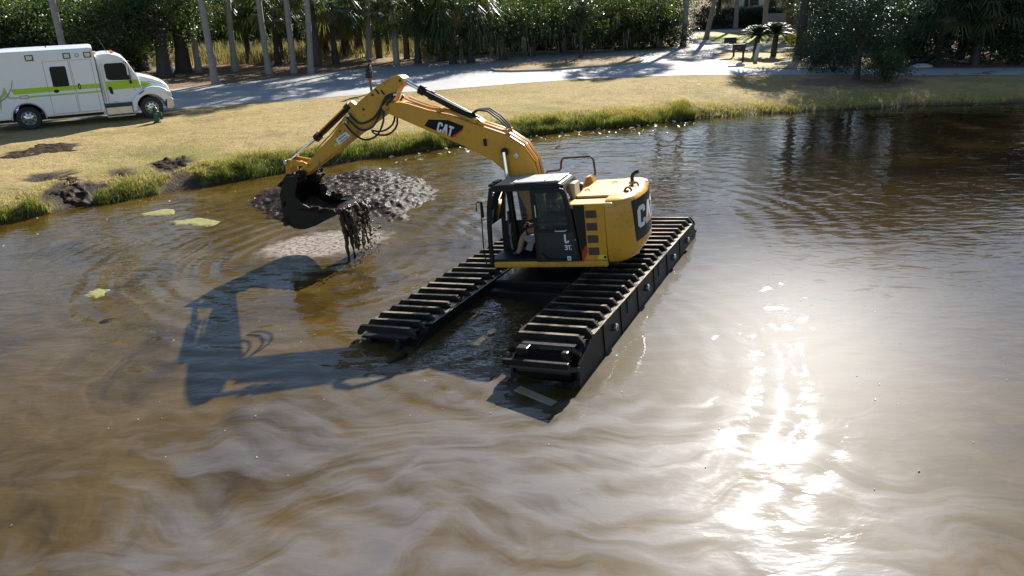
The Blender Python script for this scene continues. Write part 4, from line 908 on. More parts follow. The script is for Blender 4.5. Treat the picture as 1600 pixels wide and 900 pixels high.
for x_ in (-.28, -.05): hb(MB().box(x_-.012, x_+.012, .38, 1.13, 1.8455, 1.856), 'roof_rib', GREYR, roof)
hb(MB().box(.625, .65, .36, 1.15, 1.81, 1.86, .005), 'roof_rib', GREYR, roof)
hb(MB().box(1.16, 1.30, .42, .72, 1.735, 1.80, .02).box(1.17, 1.28, .8, 1.0, 1.74, 1.80, .02), 'roof_lamp', BLK, roof)
# glazing
hb(MB().add([(1.30, .34, .2), (1.30, 1.16, .2), (1.29, 1.16, .9), (1.29, .34, .9)], [(0, 1, 2, 3)]), 'lower_windscreen', GLC, cab)
hb(MB().add([(1.285, .34, .92), (1.285, 1.16, .92), (1.225, 1.16, 1.36), (1.225, .34, 1.36), (1.15, 1.16, 1.68), (1.15, .34, 1.68)], [(0, 1, 2, 3), (3, 2, 4, 5)]), 'windscreen', GLC, cab)
hb(MB().add([(.24, .305, .85), (1.27, .305, .85), (1.15, .305, 1.68), (.24, .305, 1.68)], [(0, 1, 2, 3)]), 'right_window', GLC, cab)
hb(MB().add([(-.52, .305, .85), (.16, .305, .85), (.16, .305, 1.68), (-.44, .305, 1.68)], [(0, 1, 2, 3)]), 'right_window', GLT, cab)
hb(MB().prism([(1.29, .19), (1.27, .84), (.16, .84), (.16, .19)], .30, .335, 'y'), 'right_wall', BLK, cab)
hb(MB().prism([(.16, .19), (-.62, .19), (-.57, .84), (.16, .84)], .30, .335, 'y'), 'right_wall', BLK, cab)
hb(MB().box(-.64, -.6, .32, 1.18, .19, .95), 'rear_wall', BLK, cab)
hb(MB().add([(-.585, .36, .96), (-.585, 1.14, .96), (-.44, 1.14, 1.66), (-.44, .36, 1.66)], [(0, 1, 2, 3)]), 'rear_window', GLC, cab)
hb(MB().prism([(.17, .19), (-.62, .19), (-.57, .82), (.17, .82)], 1.17, 1.20, 'y'), 'left_rear_wall', BLK, cab)
hb(MB().add([(.17, 1.19, .83), (-.55, 1.19, .83), (-.44, 1.19, 1.68), (.17, 1.19, 1.68)], [(0, 1, 2, 3)]), 'left_rear_window', GLT, cab)
# door swung right back against the side
dr = MB()
outl = [(.245, 1.70), (.245, .15), (-.715, .15), (-.60, 1.27), (-.545, 1.58), (-.48, 1.69), (-.4, 1.715)]
inn = [(.165, 1.62), (.17, .86), (-.50, .86), (-.475, 1.28), (-.44, 1.55), (-.39, 1.62)]
DY0, DY1 = 1.262, 1.305
def ring_plate(mb, o_, i_, y0, y1):
    bm = bmesh.new(); a = [bm.verts.new((x_, y0, z_)) for x_, z_ in o_]; b = [bm.verts.new((x_, y0, z_)) for x_, z_ in i_]
    ea = [bm.edges.new((a[k_], a[(k_+1) % len(a)])) for k_ in range(len(a))]; eb = [bm.edges.new((b[k_], b[(k_+1) % len(b)])) for k_ in range(len(b))]
    bmesh.ops.triangle_fill(bm, edges=ea+eb, use_beauty=True)
    r_ = bmesh.ops.extrude_face_region(bm, geom=bm.faces[:]); 
    for v_ in r_['geom']:
        if isinstance(v_, bmesh.types.BMVert): v_.co.y = y1
    bmesh.ops.recalc_face_normals(bm, faces=bm.faces[:]); return mb.bm(bm)
ring_plate(dr, outl, inn, DY0, DY1)
door = hb(dr, 'cab_door', BLK, cab, 'black glazed cab door folded back against the side')
hb(MB().add([(x_, 1.28, z_) for x_, z_ in inn], [tuple(range(len(inn)))]), 'door_window', GLT, door)
hb(MB().prism([(.18, .78), (.18, .24), (.12, .2), (-.66, .2), (-.60, .78)], DY1, DY1+.006, 'y', .003), 'door_lower_pane', paint('dark_green_glass', (.012, .016, .012), .12, dirty=.25, dirt=(.03, .028, .02)), door)
hb(MB().tube([(-.22, DY1+.005, .835), (-.24, DY1+.04, .82), (-.46, DY1+.04, .82), (-.48, DY1+.005, .835)], .016, 8), 'door_handle', STL, door)
hb(MB().box(.15, .175, DY1, DY1+.02, 1.12, 1.38, .005), 'grab_bar', STL, door)
hb(MB().tube([(.13, DY1+.012, .36), (.02, DY1+.03, .24), (-.05, DY1+.03, .21), (-.4, DY1+.03, .21)], .014, 6), 'door_rail', BLK, door)
def dmap(u, v_, off): return (-.405-u*.15, DY1+.0065+off, .55+v_*.19)
hb(flat_letters([([(0, 1), (0, .15), (.15, 0), (.5, 0), (.66, .15), (.66, .3), (.48, .3), (.48, .2), (.26, .2), (.26, 1)], 0)], dmap, .002), 'door_lettering', WHT, door)
D3 = [(0, 1), (.5, 1), (.6, .88), (.6, .6), (.5, .5), (.6, .4), (.6, .12), (.5, 0), (0, 0), (0, .2), (.38, .2), (.38, .4), (.15, .4), (.15, .6), (.38, .6), (.38, .8), (0, .8)]
D1 = [(.05, .85), (.25, 1), (.4, 1), (.4, 0), (.18, 0), (.18, .74), (.05, .68)]
def dmap2(u, v_, off): return (-.40-u*.105, DY1+.0065+off, .405+v_*.105)
hb(flat_letters([(D3, 0), (D1, .66), ([(0, 1), (.16, 1), (.16, .78), (0, .78)], 1.2), ([(0, .25), (.16, .25), (.16, 0), (0, 0)], 1.2)], dmap2, .002), 'model_number', WHT, door)
hb(MB().box(-.515, -.435, DY1+.0065, DY1+.009, .175, .265), 'door_sticker', WHT, door)
hb(MB().box(-.495, -.455, DY1+.0092, DY1+.0105, .195, .235), 'door_sticker', paint('blue_print', (.05, .12, .3), .5), door)
hb(MB().box(-.65, -.63, DY1, DY1+.012, .6, .63), 'door_catch', STL, door)
# mirror and its stalk in front of the cab
mir = hb(MB().tube([(1.42, 1.30, .06), (1.43, 1.32, .5), (1.38, 1.32, 1.25), (1.36, 1.33, 1.5), (1.42, 1.36, 1.52)], .013, 6), 'mirror_stalk', BLK, cab)
hb(MB().box(1.33, 1.36, 1.28, 1.37, 1.16, 1.5, .012), 'mirror', BLK, mir)
hb(MB().tube([(1.36, 1.33, 1.5), (1.46, 1.34, 1.49), (1.47, 1.34, 1.3)], .012, 6), 'mirror_bracket', BLK, mir)
hb(MB().tube([(1.27, .75, .95), (1.22, .74, 1.2), (1.18, .74, 1.62)], .012, 6), 'wiper', BLK, cab)
# interior
seat = hb(MB().box(-.25, .3, .5, 1.0, .5, .62, .05), 'operator_seat', RUB, cab)
hb(MB().prism([(-.25, .6), (-.12, .6), (-.28, 1.3), (-.4, 1.3)], .52, .98, 'y', .04), 'backrest', RUB, seat)
hb(MB().box(-.2, .2, .58, .92, .19, .5, .03), 'seat_base', BLK, seat)
GCON = paint('grey_console', (.20, .20, .21), .6, dirty=.25)
for y0_, y1_ in ((.38, .5), (1.0, 1.12)):
    cons = hb(MB().prism([(-.1, .62), (.38, .70), (.55, .66), (.56, .58), (.44, .5), (-.1, .52)], y0_, y1_, 'y', .02), 'arm_console', GCON, cab)
    hb(MB().tube([(.48, (y0_+y1_)/2, .67), (.5, (y0_+y1_)/2, .8), (.47, (y0_+y1_)/2, .9)], [.02, .018, .03], 8), 'joystick', BLK, cons)
hb(MB().prism([(.44, .58), (.56, .36), (.42, .32), (.34, .5)], 1.03, 1.10, 'y', .015), 'tilt_console', GCON, cab)
hb(MB().box(1.05, 1.09, .42, .60, .82, 1.1, .015), 'monitor', paint('monitor_blue', (.03, .05, .07), .25), cab)
hb(MB().tube([(1.08, .5, .2), (1.1, .5, .6), (1.07, .5, .85)], .03, 8), 'monitor_stand', GCON, cab)
for yy in (.68, .86): hb(MB().tube([(.95, yy, .2), (1.0, yy, .45), (.97, yy, .62)], .014, 6), 'travel_lever', BLK, cab)
# ---------------- boom
BT = [(3.86, 3.66), (3.47, 3.63), (2.87, 3.4), (2.35, 3.26), (1.59, 2.94), (1.04, 2.72), (.68, 2.46), (.46, 2.09), (.38, 1.75), (.3, 1.2), (.28, .8), (.36, .68), (.5, .68)]
BL = [(.68, .85), (.88, 1.35), (1.09, 1.84), (1.2, 1.96), (1.42, 2.17), (1.73, 2.36), (2.08, 2.55), (3.83, 3.40), (3.97, 3.46), (3.98, 3.58)]
boom = hb(MB().prism(BT+BL, -.22, .22, 'y', .022), 'boom', YEL)
for s2 in (-1, 1): hb(MB().lathe([(0, 0), (.07, 0), (.07, .03), (.04, .05), (0, .05)], (3.87, s2*.235-(.02 if s2 < 0 else 0), 3.54), 'y', 14), 'boom_pin', YELM, boom)
lp = hb(MB().prism([(2.97, 3.07), (2.84, 3.20), (2.37, 3.15), (2.005, 2.99), (2.055, 2.885), (2.3, 2.75)], .2205, .2232, 'y'), 'emblem_plate', DECB, boom)
hb(MB().prism([(2.035, 2.925), (2.055, 2.885), (2.3, 2.75), (2.345, 2.778)], .2234, .2252, 'y'), 'red_graphic', REDP, lp)
def bmap(u, v_, off):
    a, b, c, d_ = np.array((2.69, 2.925)), np.array((2.33, 2.775)), np.array((2.60, 3.135)), np.array((2.235, 2.985)); u = u/2.0
    q = (a*(1-u)+b*u)*(1-v_)+(c*(1-u)+d_*u)*v_; return (q[0], .2234+off, q[1])
hb(flat_letters(lw, bmap, .002), 'cat_lettering', WHT, lp); hb(flat_letters([([(.7, -.02), (1.02, .44), (1.34, -.02)], 0)], bmap, .0034), 'lettering_triangle', YEL, lp)
for s2 in (-1, 1):
    hb(MB().lathe([(0, 0), (.085, 0), (.085, .05), (.05, .07), (0, .07)], (1.09, s2*.25-(.05 if s2 < 0 else 0), 2.37), 'y', 16), 'cylinder_eye', BLK, boom)
    bc = hb(MB().tube([(1.10, s2*.31, 2.37), (1.07, s2*.33, 1.6)], .045, 12), 'boom_cylinder_rod', CHR)
    hb(MB().tube([(1.075, s2*.33, 1.72), (1.02, s2*.36, .35)], .075, 14).tube([(1.073, s2*.33, 1.72), (1.07, s2*.332, 1.64)], .09, 14), 'boom_cylinder_barrel', BLK, bc)
hb(MB().box(1.5, 1.57, .222, .26, 2.52, 2.68, .012), 'boom_lamp', BLK, boom)
ds = hb(MB().add([(.86, .2225, 2.20), (.79, .2225, 2.26), (.84, .2225, 2.32), (.91, .2225, 2.26)], [(0, 1, 2, 3)]), 'boom_sticker', WHT, boom)
hb(MB().add([(.87, .224, 2.225), (.845, .224, 2.25), (.855, .224, 2.265), (.88, .224, 2.24)], [(0, 1, 2, 3)]), 'sticker_mark', BLK, ds)
def off_path(pts, dz, y): return [(a, y, b+dz) for a, b in pts]
topl = [(3.3, 3.6), (2.87, 3.42), (2.35, 3.28), (1.59, 2.96), (1.04, 2.74), (.69, 2.48), (.47, 2.10), (.40, 1.6)]
for yy, r_ in ((.13, .022), (.06, .022), (-.08, .022), (-.15, .022)):
    hb(MB().tube([(3.42, yy, 3.72)]+[(a+.02*0, yy, b+.045) for a, b in topl[:-3]]+[(a-.035, yy, b+.03) for a, b in topl[-3:]], r_, 7), 'boom_pipe', YEL, boom)
for a, b in ((2.6, 3.37), (1.75, 3.06), (1.04, 2.79)): hb(MB().box(a-.04, a+.04, -.19, .19, b-.03, b+.05, .01), 'pipe_clamp', YEL, boom)
hb(MB().prism([(1.95, 3.06), (1.55, 2.9), (1.6, 3.04), (1.72, 3.14), (1.82, 3.14)], -.12, .12, 'y', .01), 'cylinder_lug', YEL, boom)
# stick cylinder
stc = hb(MB().tube([(3.37, 0, 4.06), (2.95, 0, 3.80)], .05, 14), 'stick_cylinder_rod', CHR)
hb(MB().tube([(3.03, 0, 3.85), (1.72, 0, 3.07)], .085, 16).tube([(3.06, 0, 3.868), (2.96, 0, 3.808)], .112, 16).tube([(2.82, 0, 3.725), (2.74, 0, 3.678)], .108, 16), 'stick_cylinder_barrel', BLK, stc)
hb(MB().tube([(2.85, .11, 3.80), (2.4, .10, 3.54), (1.95, .10, 3.28), (1.75, .1, 3.2)], .022, 7), 'cylinder_pipe', BLK, stc)
# hoses at the cylinder base
for k, yy in enumerate((-.06, .02, .1)):
    hb(MB().tube([(1.85, yy, 3.22), (1.7, yy, 3.30), (1.45, yy, 3.30-.02*k), (1.2, yy, 3.12-.03*k), (1.04, yy, 2.92-.02*k), (.98, yy, 2.74)], .022, 7), 'boom_hose', RUB, boom)
# ---------------- stick
SO = [(3.36, 4.05), (3.36, 4.14), (3.42, 4.20), (3.5, 4.225), (3.63, 4.21), (3.98, 4.08), (4.83, 3.6), (5.53, 2.98), (6.06, 2.62), (6.24, 2.47), (6.60, 2.25), (6.63, 2.14), (6.54, 2.06), (6.42, 2.10), (6.26, 2.2), (3.93, 3.42), (3.82, 3.48), (3.74, 3.6), (3.64, 3.78), (3.52, 3.93), (3.42, 4.0)]
stick = hb(MB().prism(SO, -.155, .155, 'y', .018), 'stick', YELM)
for a, b in ((3.44, 4.1), (4.2, 3.85), (4.5, 3.55)): hb(MB().lathe([(0, 0), (.03, 0), (.03, .014), (0, .014)], (a, .155, b), 'y', 10), 'stick_pin', BLK, stick)
for a0, a1, b0, b1 in ((3.86, 3.98, 3.84, 3.93), (4.0, 4.12, 3.87, 3.96)): hb(MB().add([(a0, .1562, b0), (a0+.05, .1562, b0-.02), (a1, .1562, b1), (a1-.03, .1562, b1+.03)], [(0, 1, 2, 3)]), 'scuff_mark', BLK, stick)
sdl = hb(MB().add([(5.4, .1565, 2.92), (5.08, .1565, 3.075), (4.98, .1565, 2.975), (5.34, .1565, 2.775)], [(0, 1, 2, 3)]), 'stick_label', WHT, stick)
hb(MB().add([(5.34, .1572, 2.915), (5.11, .1572, 3.025), (5.09, .1572, 3.0), (5.32, .1572, 2.885)], [(0, 1, 2, 3)]).add([(5.31, .1572, 2.85), (5.06, .1572, 2.975), (5.04, .1572, 2.955), (5.29, .1572, 2.83)], [(0, 1, 2, 3)]), 'label_print', GCON, sdl)
hb(MB().add([(5.50, .1565, 2.79), (5.40, .1565, 2.84), (5.36, .1565, 2.80), (5.46, .1565, 2.73)], [(0, 1, 2, 3)]), 'warning_sticker', YDEC, stick)
hb(MB().add([(5.28, .1565, 3.10), (5.24, .1565, 3.13), (5.21, .1565, 3.10), (5.25, .1565, 3.07)], [(0, 1, 2, 3)]), 'sticker_mark', BLK, stick)
# bucket cylinder
bcy = hb(MB().tube([(6.0, 0, 2.985), (6.88, 0, 2.49)], .042, 12), 'bucket_cylinder_rod', CHR)
hb(MB().tube([(4.92, 0, 3.66), (6.02, 0, 2.975)], .075, 14).tube([(5.88, 0, 3.06), (6.05, 0, 2.955)], .1, 14).tube([(4.92, 0, 3.66), (5.06, 0, 3.575)], .1, 14), 'bucket_cylinder_barrel', BLK, bcy)
hb(MB().prism([(4.7, 3.62), (4.98, 3.5), (4.98, 3.68), (4.86, 3.76)], -.07, .07, 'y', .01), 'cylinder_lug', YEL, stick)
hb(MB().tube([(5.05, .1, 3.62), (5.6, .1, 3.28), (5.95, .1, 3.06)], .016, 6), 'cylinder_pipe', YELM, bcy)
hb(MB().tube([(5.0, .14, 3.45), (5.5, .14, 3.05), (6.0, .14, 2.72)], .018, 6), 'stick_pipe', YELM, stick)
# looped hoses between boom and stick
for k, pts in enumerate([[(3.56, 3.84), (3.83, 3.79), (4.02, 3.55), (4.26, 3.33), (4.62, 3.24), (4.80, 3.38), (4.88, 3.5)], [(3.56, 3.80), (3.86, 3.72), (4.06, 3.42), (4.3, 3.14), (4.62, 3.09), (4.84, 3.28), (4.95, 3.42)],
                         [(3.58, 3.78), (3.9, 3.55), (3.98, 3.25), (4.2, 2.95), (4.55, 2.86), (4.85, 3.05), (5.02, 3.3)], [(3.6, 3.76), (3.86, 3.4), (4.0, 3.12), (4.3, 2.98), (4.6, 3.02)], [(3.6, 3.74), (3.84, 3.5), (3.9, 3.1), (4.15, 2.9), (4.45, 2.9), (4.6, 2.98)]]):
    y_ = .2+.022*k if k < 3 else -.2-.03*(k-3)
    # smooth the run with Catmull-Rom points
    P0 = [Vector((a, y_, b)) for a, b in pts]; sm = []
    for i in range(len(P0)-1):
        a, b, c, d_ = P0[max(i-1, 0)], P0[i], P0[i+1], P0[min(i+2, len(P0)-1)]
        for t in (0, .33, .66): sm.append(.5*((2*b)+(c-a)*t+(2*a-5*b+4*c-d_)*t*t+(3*b-a-3*c+d_)*t**3))
    sm.append(P0[-1]); hb(MB().tube(sm, .024, 7), 'looped_hose', RUB, stick)
for a, b in ((4.9, 3.45), (5.0, 3.3), (3.57, 3.81)): hb(MB().box(a-.05, a+.05, .156, .25, b-.03, b+.03, .008), 'hose_fitting', STL, stick)
# ---------------- bucket linkage and bucket
for s2 in (-1, 1):
    hb(MB().prism([(6.94, 2.53), (6.86, 2.54), (6.38, 2.44), (6.28, 2.38), (6.30, 2.30), (6.42, 2.34), (6.92, 2.41)], s2*.2-.025, s2*.2+.025, 'y', .006), 'idler_link', YELM)
    hb(MB().prism([(6.83, 2.52), (6.95, 2.52), (7.06, 2.0), (6.98, 1.88), (6.86, 1.9)], s2*.13-.035, s2*.13+.035, 'y', .006), 'bucket_link', YELM)
hb(MB().tube([(6.89, -.27, 2.475), (6.89, .27, 2.475)], .05, 12), 'link_pin', STL); hb(MB().tube([(6.54, -.3, 2.13), (6.54, .3, 2.13)], .06, 12), 'bucket_pin', MUDB); hb(MB().box(6.62, 6.70, -.17, .17, 2.40, 2.44, .01), 'link_spacer', YEL)
SH = [(6.40, 2.16), (6.74, 2.15), (6.92, 1.95), (7.03, 1.6), (7.06, 1.25), (6.98, .99), (6.80, .86), (6.5, .83), (6.15, .92), (5.8, 1.06), (5.42, 1.20)]
IN = [(5.42, 1.235), (5.82, 1.1), (6.17, .97), (6.5, .885), (6.78, .91), (6.93, 1.02), (7.0, 1.26), (6.97, 1.6), (6.86, 1.93), (6.72, 2.09), (6.42, 2.10)]
bucket = hb(MB().prism(SH+IN, -.56, .56, 'y'), 'bucket', MUDB, exc, 'black digging bucket caked in wet mud')
PLT = [(6.40, 2.13), (6.72, 2.12), (6.90, 1.94), (7.01, 1.6), (7.035, 1.25), (6.96, 1.0), (6.79, .88), (6.5, .85), (6.16, .94), (5.82, 1.08), (5.5, 1.2), (5.56, 1.30), (6.14, 1.32), (6.43, 1.48), (6.60, 1.66), (6.5, 1.9)]
for s2 in (-1, 1): hb(MB().prism(PLT, s2*.545-.02, s2*.545+.02, 'y'), 'side_plate', MUDB, bucket)
for s2 in (-1, 1): hb(MB().prism([(6.36, 2.2), (6.5, 2.28), (7.02, 2.05), (7.08, 1.86), (6.95, 1.7), (6.4, 2.0)], s2*.25-.03, s2*.25+.03, 'y', .008), 'bucket_ear', MUDB, bucket)
for k in range(5):
    yy = -.48+k*.24; hb(MB().prism([(5.46, 1.17), (5.46, 1.25), (5.24, 1.295)], yy-.05, yy+.05, 'y'), 'bucket_tooth', MUDB, bucket)

# ================================================================== AMBULANCE (x forward, y to its left, z up; y=0 is the side facing the pond)
amb = empty('ambulance', (-20.952, 33.933, .62), R(27.687)); tag(amb, 'white box ambulance with lime green stripe parked on the lawn by the road', 'ambulance')
AW = paint('ambulance_white', (.73, .76, .81), .3, dirty=.16, dirt=(.5, .47, .42), scale=1.2, coat=.25, bmp=.01)
LIME = paint('lime_green_vinyl', (.36, .56, .02), .35, dirty=.08, bmp=0)
ALU = paint('diamond_plate', (.55, .54, .52), .3, metal=.85, dirty=.25, scale=4, bmp=.1)
DGL = paint('dark_window', (.006, .009, .008), .05, dirty=.05, dirt=(.02, .02, .02), bmp=0, spec=.2)
LENS = paint('frosted_lens', (.62, .6, .55), .25, dirty=.15, bmp=0); REDL = paint('orange_marker_lens', (.8, .16, .06), .3, dirty=.1, bmp=0); SEAM = paint('door_seam', (.05, .05, .055), .7, bmp=0)
def arc(cx, cz, r_, a0, a1, k=14): return [(cx+r_*math.cos(a), cz+r_*math.sin(a)) for a in np.linspace(a0, a1, k)]
boxp = [(-1.75, .52)]+[(-.55, .52)]+arc(.1, .50, .62, math.pi, 0, 16)+[(.75, .52), (3.07, .52), (3.09, 3.12), (3.03, 3.22), (2.96, 3.25), (-1.72, 3.25), (-1.75, 3.2)]
side_body = MB().prism(boxp, 0, 2.44, 'y').build('patient_box', AW, amb)
# roof cap with rounded edge, crowned
rc = MB()
def roof_ring(ins, z_): return [(-1.76+ins, -.012+ins, z_), (3.08-ins, -.012+ins, z_), (3.08-ins, 2.452-ins, z_), (-1.76+ins, 2.452-ins, z_)]
rings = [roof_ring(a, b) for a, b in ((.0, 3.12), (0, 3.235), (.035, 3.285), (.13, 3.32), (.5, 3.34))]
vs_ = [q for r_ in rings for q in r_]; fs = [(i*4+j, i*4+(j+1) % 4, i*4+4+(j+1) % 4, i*4+4+j) for i in range(4) for j in range(4)]+[(16, 17, 18, 19)]
rf = rc.add(vs_, fs).build('box_roof', AW, amb)
MB().lathe([(.03, 0), (.03, .05), (.0, .06)], (1.3, 1.0, 3.34), 'z', 8).build('roof_vent', SEAM, rf)
def sidebox(name, x0, x1, z0, z1, y0, y1, mat, par, bev=.003): return MB().box(x0, x1, y0, y1, z0, z1, bev).build(name, mat, par)
for nm, x0, x1 in (('side_door', 1.07, 2.04), ('compartment_door', 2.11, 2.93)):
    s_ = sidebox('door_seam', x0-.012, x1+.012, .59, 2.82, -.004, 0.01, SEAM, amb); dd_ = sidebox(nm, x0, x1, .60, 2.81, -.010, .01, AW, amb)
    if nm == 'side_door':
        w_ = MB().prism([(1.30, 1.74), (1.85, 1.735), (1.9, 1.78), (1.905, 2.54), (1.86, 2.59), (1.33, 2.595), (1.275, 2.54), (1.265, 1.79)], -.016, -.009, 'y', .003).build('window', DGL, dd_)
        MB().lathe([(0, -.022), (.06, -.02), (.1, -.012), (.11, 0)], (0, 0, 0), 'y', 16).xf(Matrix.Translation((1.35, -.009, 1.56)) @ Matrix.Diagonal((1.0, 1, .7, 1))).build('door_handle', BLK, dd_)
    else:
        MB().lathe([(0, -.022), (.05, -.02), (.075, -.012), (.08, 0)], (0, 0, 0), 'y', 16).xf(Matrix.Translation((2.275, -.009, 1.69)) @ Matrix.Diagonal((.75, 1, 1.7, 1))).build('door_handle', BLK, dd_)
        MB().box(2.262, 2.29, -.036, -.028, 1.62, 1.74).build('handle_grip', STL, dd_)
for x0, x1 in ((.47, .78), (1.9, 2.19), (2.70, 3.0)):
    b_ = sidebox('scene_light', x0, x1, 2.88, 3.13, -.03, 0.01, SEAM, amb, .02); sidebox('lens', x0+.045, x1-.045, 2.925, 3.09, -.038, -.02, LENS, b_, .01)
lg = MB().lathe([(0, -.006), (.085, -.006), (.085, .004)], (2.44, 0, 3.0), 'y', 20).build('round_emblem', paint('emblem_blue', (.12, .25, .5), .4), amb)
mb = MB()
for a in (0, math.pi/3, -math.pi/3): mb.add([(2.44+math.cos(a+1.57)*.06*s1+math.cos(a)*.014*s2, -.008, 3.0+math.sin(a+1.57)*.06*s1+math.sin(a)*.014*s2) for s1, s2 in ((-1, -1), (-1, 1), (1, 1), (1, -1))], [(0, 1, 2, 3)])
mb.build('emblem_star', WHT, lg)
# stripes
MB().prism([(-.36, 1.775), (3.085, 1.755), (3.085, 1.565), (-.24, 1.54)], -.0032, -.001, 'y').build('green_stripe', LIME, side_body)
MB().prism([(1.075, 1.766), (2.03, 1.761), (2.03, 1.558), (1.075, 1.551)], -.0125, -.0101, 'y').build('green_stripe', LIME, side_body)
MB().prism([(2.12, 1.760), (2.92, 1.757), (2.92, 1.563), (2.12, 1.558)], -.0125, -.0101, 'y').build('green_stripe', LIME, side_body)
SAGE = paint('sage_green_vinyl', (.34, .47, .16), .4, dirty=.08, bmp=0)
for x0, x1, y_ in ((-.4, 1.055, -.003), (1.075, 2.03, -.0125), (2.12, 2.92, -.0125), (2.945, 3.08, -.003)): MB().box(x0, x1, y_, y_+.002, 1.37, 1.44).build('thin_stripe', SAGE, side_body)
def zig(pts, w):
    mb = MB(); vs_ = []
    for i, (a, b) in enumerate(pts):
        p0 = np.array(pts[max(i-1, 0)]); p1 = np.array(pts[min(i+1, len(pts)-1)]); t = (p1-p0)/np.linalg.norm(p1-p0); nn_ = np.array([-t[1], t[0]])*w[i]/2
        vs_ += [(a+nn_[0], -.0036, b+nn_[1]), (a-nn_[0], -.0036, b-nn_[1])]
    return mb.add(vs_, [(2*i, 2*i+2, 2*i+3, 2*i+1) for i in range(len(pts)-1)])
zig([(-.4, 1.405), (-.5, 1.47), (-.56, 1.86)], [.07, .10, .02]).build('pulse_line', SAGE, side_body)
zig([(-.555, 1.88), (-.63, 1.58), (-.78, 1.47), (-1.1, 1.45)], [.02, .14, .11, .1]).build('pulse_line', SAGE, side_body)
zig([(-.79, 1.44), (-.845, 1.2), (-.87, .92)], [.1, .09, .01]).build('pulse_line', SAGE, side_body)
GREYG = paint('grey_graphic', (.25, .27, .25), .5, bmp=0)
zig([(-.19, 2.16), (-.24, 1.98), (-.31, 1.8), (-.46, 1.58), (-.62, 1.42), (-.85, 1.3)], [.018, .03, .035, .05, .06, .05]).xf(Matrix.Translation((0, -.001, 0))).build('staff_graphic', GREYG, side_body)
sidebox('marker_light', -.06, .24, 1.36, 1.47, -.02, .005, LENS, amb, .01); sidebox('marker_light', -.075, .255, 1.345, 1.485, -.012, .005, SEAM, amb, .008)
# rear arch trim and rub rails
tr = [(.1+.645*math.cos(a), -.012, .50+.645*math.sin(a)) for a in np.linspace(math.pi+.05, -.05, 20)]
MB().tube(tr, .03, 8).build('arch_trim', STL, amb)
sidebox('rub_rail', .79, 3.05, .505, .575, -.018, .02, ALU, amb, .01); sidebox('rub_rail', -1.7, -.58, .505, .56, -.018, .02, ALU, amb, .01)
MB().box(-1.1, -.62, -.02, .5, .36, .40, .006).build('step_plate', ALU, amb)
MB().box(-1.6, 3.0, .5, 1.95, .32, .515).build('chassis', BLK, amb)
# corner light and front of box
MB().box(3.09, 3.2, .2, .5, 2.98, 3.1, .02).build('front_light', LENS, amb); MB().box(3.02, 3.085, -.022, .02, 3.14, 3.19, .01).build('red_marker', REDL, amb)
# cab
CI = .17
cabp = [(3.13, .80), (3.13, 2.86), (3.2, 2.95), (3.45, 2.985), (3.72, 2.98), (4.02, 2.89), (4.24, 2.76), (4.38, 2.56), (4.55, 2.2), (4.70, 1.9), (4.80, 1.3), (4.42, .80)]
cb_ = MB().prism(cabp, CI, 2.44-CI, 'y', .05).build('driver_cab', AW, amb)
MB().prism([(3.40, 1.94), (3.47, 1.86), (3.62, 1.83), (4.30, 1.80), (4.36, 1.84), (4.345, 2.1), (4.24, 2.5), (4.16, 2.56), (3.48, 2.57), (3.40, 2.5)], CI-.012, CI+.02, 'y', .006).build('side_window', DGL, cb_)
MB().prism([(4.40, 2.50), (4.70, 1.91), (4.712, 1.92), (4.412, 2.512)], CI+.12, 2.44-CI-.12, 'y').build('windscreen', DGL, cb_)
for x0, z0, x1, z1 in ((3.31, .84, 3.31, 2.62), (4.47, 1.3, 4.44, 2.0)): MB().prism([(x0-.006, z0), (x0+.006, z0), (x1+.006, z1), (x1-.006, z1)], CI-.004, CI+.01, 'y').build('door_seam', SEAM, cb_)
MB().prism([(3.14, 1.42), (3.14, 1.79), (4.66, 1.79), (4.735, 1.42)], CI-.006, CI-.003, 'y').build('green_stripe', LIME, cb_)
MB().prism([(3.40, 1.55), (3.43, 1.30), (3.49, 1.22), (3.56, 1.24), (3.56, 1.48), (3.51, 1.56)], CI-.03, CI, 'y', .01).build('door_handle', BLK, cb_)
MB().prism([(3.50, .86), (3.70, .86), (3.70, .885), (3.50, .885)], CI-.006, CI-.003, 'y').build('model_badge', GREYG, cb_)
MB().tube([(3.22, CI-.02, .9), (3.2, CI-.05, 1.4), (3.2, CI-.05, 2.3), (3.24, CI-.02, 2.55)], .022, 8).build('grab_rail', STL, cb_)
MB().prism([(3.13, .85), (3.13, 2.75), (3.30, 2.8), (3.30, .85)], CI-.03, CI+.01, 'y', .012).build('side_fairing', AW, cb_)
for k in range(5): MB().box(3.78+.0*k, 3.9, .62+k*.3-.05, .62+k*.3+.05, 2.96, 3.02, .015).build('roof_marker', REDL, cb_)
MB().tube([(3.66, .6, 2.96), (3.55, .55, 3.3), (3.38, .5, 3.72)], [.012, .01, .006], 5).build('antenna', BLK, cb_)
hoodp = [(4.66, 1.2), (4.66, 1.95), (4.95, 1.88), (5.30, 1.76), (5.65, 1.60), (5.86, 1.44), (5.95, 1.2), (5.96, .8), (5.6, .7)]
hd = MB().prism(hoodp, .44, 2.0, 'y', .09).build('hood', AW, amb)
MB().box(5.94, 5.985, .8, 1.64, .85, 1.3, .02).build('grille', STL, hd)
